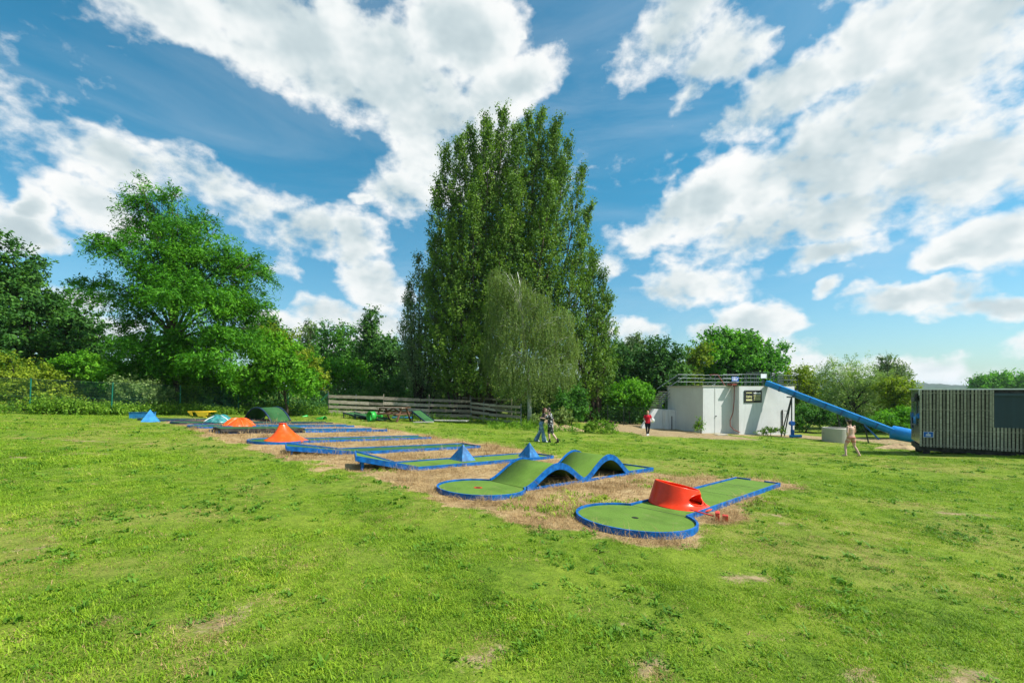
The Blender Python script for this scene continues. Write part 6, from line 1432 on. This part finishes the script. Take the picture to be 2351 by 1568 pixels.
def inlane(X, Y):
    a = X * LU.x + Y * LU.y; b = X * LV.x + Y * LV.y; m = np.zeros(X.shape, bool)
    for (ae, be, Lc, Rr) in ((13.4, 3.2, 6.6, .99), (12.9, 6.52, 6.5, .95), (12.4, 10.0, 5.75, 0), (12.3, 13.7, 5.5, 0), (12.85, 17.7, 6.75, .95), (12.95, 22.4, 7.5, 0), (13.2, 26.0, 7.4, .92), (13.2, 28.9, 7.6, .92), (11, 31.9, 6.4, .92)):
        m |= (a > ae - Lc) & (a < ae + .05) & (b > be - .06) & (b < be + WID + .06)
        if Rr: m |= np.hypot(a - (ae - Lc), b - (be + HW)) < Rr + .03
    return m
def sample(y0, y1, dens, margin=1.22):
    n = int(dens * 1.125 * margin * (y1 * y1 - y0 * y0)); Y = np.sqrt(rng.uniform(y0 * y0, y1 * y1, n)); X = rng.uniform(-1, 1, n) * 1.125 * margin * Y * 1.0; return X, Y
gpnt = []; gs = []; spnt = []; ss = []; cp = []; cs = []; dpn = []; dsz = []
for y0, y1, dens, sc in ((2.3, 5, 340, .95), (5, 9, 190, 1.1), (9, 15, 75, 1.4), (15, 24, 28, 1.8), (24, 36, 9, 2.3)):
    X, Y = sample(y0, y1, dens); st, di, dr = zones(X, Y); il = inlane(X, Y); u = rng.random(len(X))
    thin = np.clip(.88 + .4 * smoothnoise(X, Y, 1.4, 31), .25, 1)
    k = (~il) & (st < .45 + .1 * u) & (di < .20 + .5 * u) & (u < thin) & ~((X < -24) & (Y > 30)) & (np.hypot(X - 20.5, Y - 21.5) > 2.2)
    gpnt.append(np.stack([X[k], Y[k], hgt(X[k], Y[k])], -1)); gs.append(sc * rng.uniform(.65, 1.25, k.sum()) * (1.0 - .22 * dr[k]) * (1 + .35 * smoothnoise(X[k], Y[k], .9, 33)).clip(.6, 1.5))
    k2 = (~il) & (st > .35 + .2 * u) & (u < .55) & (rng.random(len(X)) < .62 + .5 * smoothnoise(X, Y, 2.0, 41)); spnt.append(np.stack([X[k2], Y[k2], hgt(X[k2], Y[k2])], -1)); ss.append(sc * rng.uniform(.7, 1.3, k2.sum()))
    kd = (~il) & (st < .4) & (rng.random(len(X)) < .05 + .28 * np.clip(dr - .45, 0, 1) + .5 * np.clip(di, 0, .6)); dpn.append(np.stack([X[kd], Y[kd], hgt(X[kd], Y[kd])], -1)); dsz.append(sc * rng.uniform(.6, 1.0, kd.sum()))
    k3 = (~il) & (st < .4) & (di < .5) & (rng.random(len(X)) < .045 * (.8 + 1.1 * smoothnoise(X, Y, 1.6, 35)).clip(0, 3)); cp.append(np.stack([X[k3], Y[k3], hgt(X[k3], Y[k3])], -1)); cs.append(sc * rng.uniform(.7, 1.2, k3.sum()))
scatter('lawn_grass', 'short mown green grass covering the lawn', 'grass', np.concatenate(gpnt), np.concatenate(gs), lawn)
scatter('dry_grass', 'dry straw-coloured grass round the minigolf lanes', 'dry grass', np.concatenate(spnt), np.concatenate(ss), dryg)
scatter('withered_grass', 'withered yellow blades scattered through the lawn', 'withered grass', np.concatenate(dpn), np.concatenate(dsz), [tuft('withered_tuft', 24, .11, .02, .06, .0045, 1.3, BS, .25) for _ in range(4)])
scatter('clover', 'broad-leaved clover patches in the lawn', 'clover', np.concatenate(cp), np.concatenate(cs), clover)
# green weeds pushing through the straw
wp = []; wsz = []
for (px, py, n, r) in ((1125, 1125, 14, .4), (1010, 1060, 12, .3), (1290, 1160, 14, .4), (1330, 1140, 10, .35), (1190, 1150, 8, .35), (1640, 1135, 14, .3), (1500, 1110, 20, .5), (880, 1082, 12, .3), (1250, 1178, 14, .3), (1700, 1150, 30, .6), (1400, 1150, 16, .5)):
    c = G(px, py)
    for _ in range(n): x, y = c.x + rng.normal(0, r), c.y + rng.normal(0, r); wp.append((x, y, H(x, y))); wsz.append(rng.uniform(.9, 2.0))
wp = np.array(wp); wsz = np.array(wsz); ok = ~inlane(wp[:, 0], wp[:, 1])
scatter('straw_weeds', 'green weeds growing up through the dry grass between the lanes', 'weeds', wp[ok], wsz[ok], [tuft('weed_tuft', 26, .09, .03, .09, .012, 1.0, BG) for _ in range(3)])

# ------------------------------------------------------------------ thin summer haze over the valley
def haze():
    m = bpy.data.materials.new('thin_haze'); m.use_nodes = True; N = NT(m.node_tree); N.n.clear()
    v = N.new('ShaderNodeVolumePrincipled'); v.inputs['Color'].default_value = (0.80, 0.90, 1.0, 1); v.inputs['Density'].default_value = 0.00013; v.inputs['Anisotropy'].default_value = 0.2
    o = N.new('ShaderNodeOutputMaterial'); N.l.new(v.outputs[0], o.inputs['Volume'])
    b = MB().box((0, 0, 0), (9600, 9600, 76)).build('haze', m); b.location = (0, 0, 34.5); b['kind'] = 'stuff'
haze()
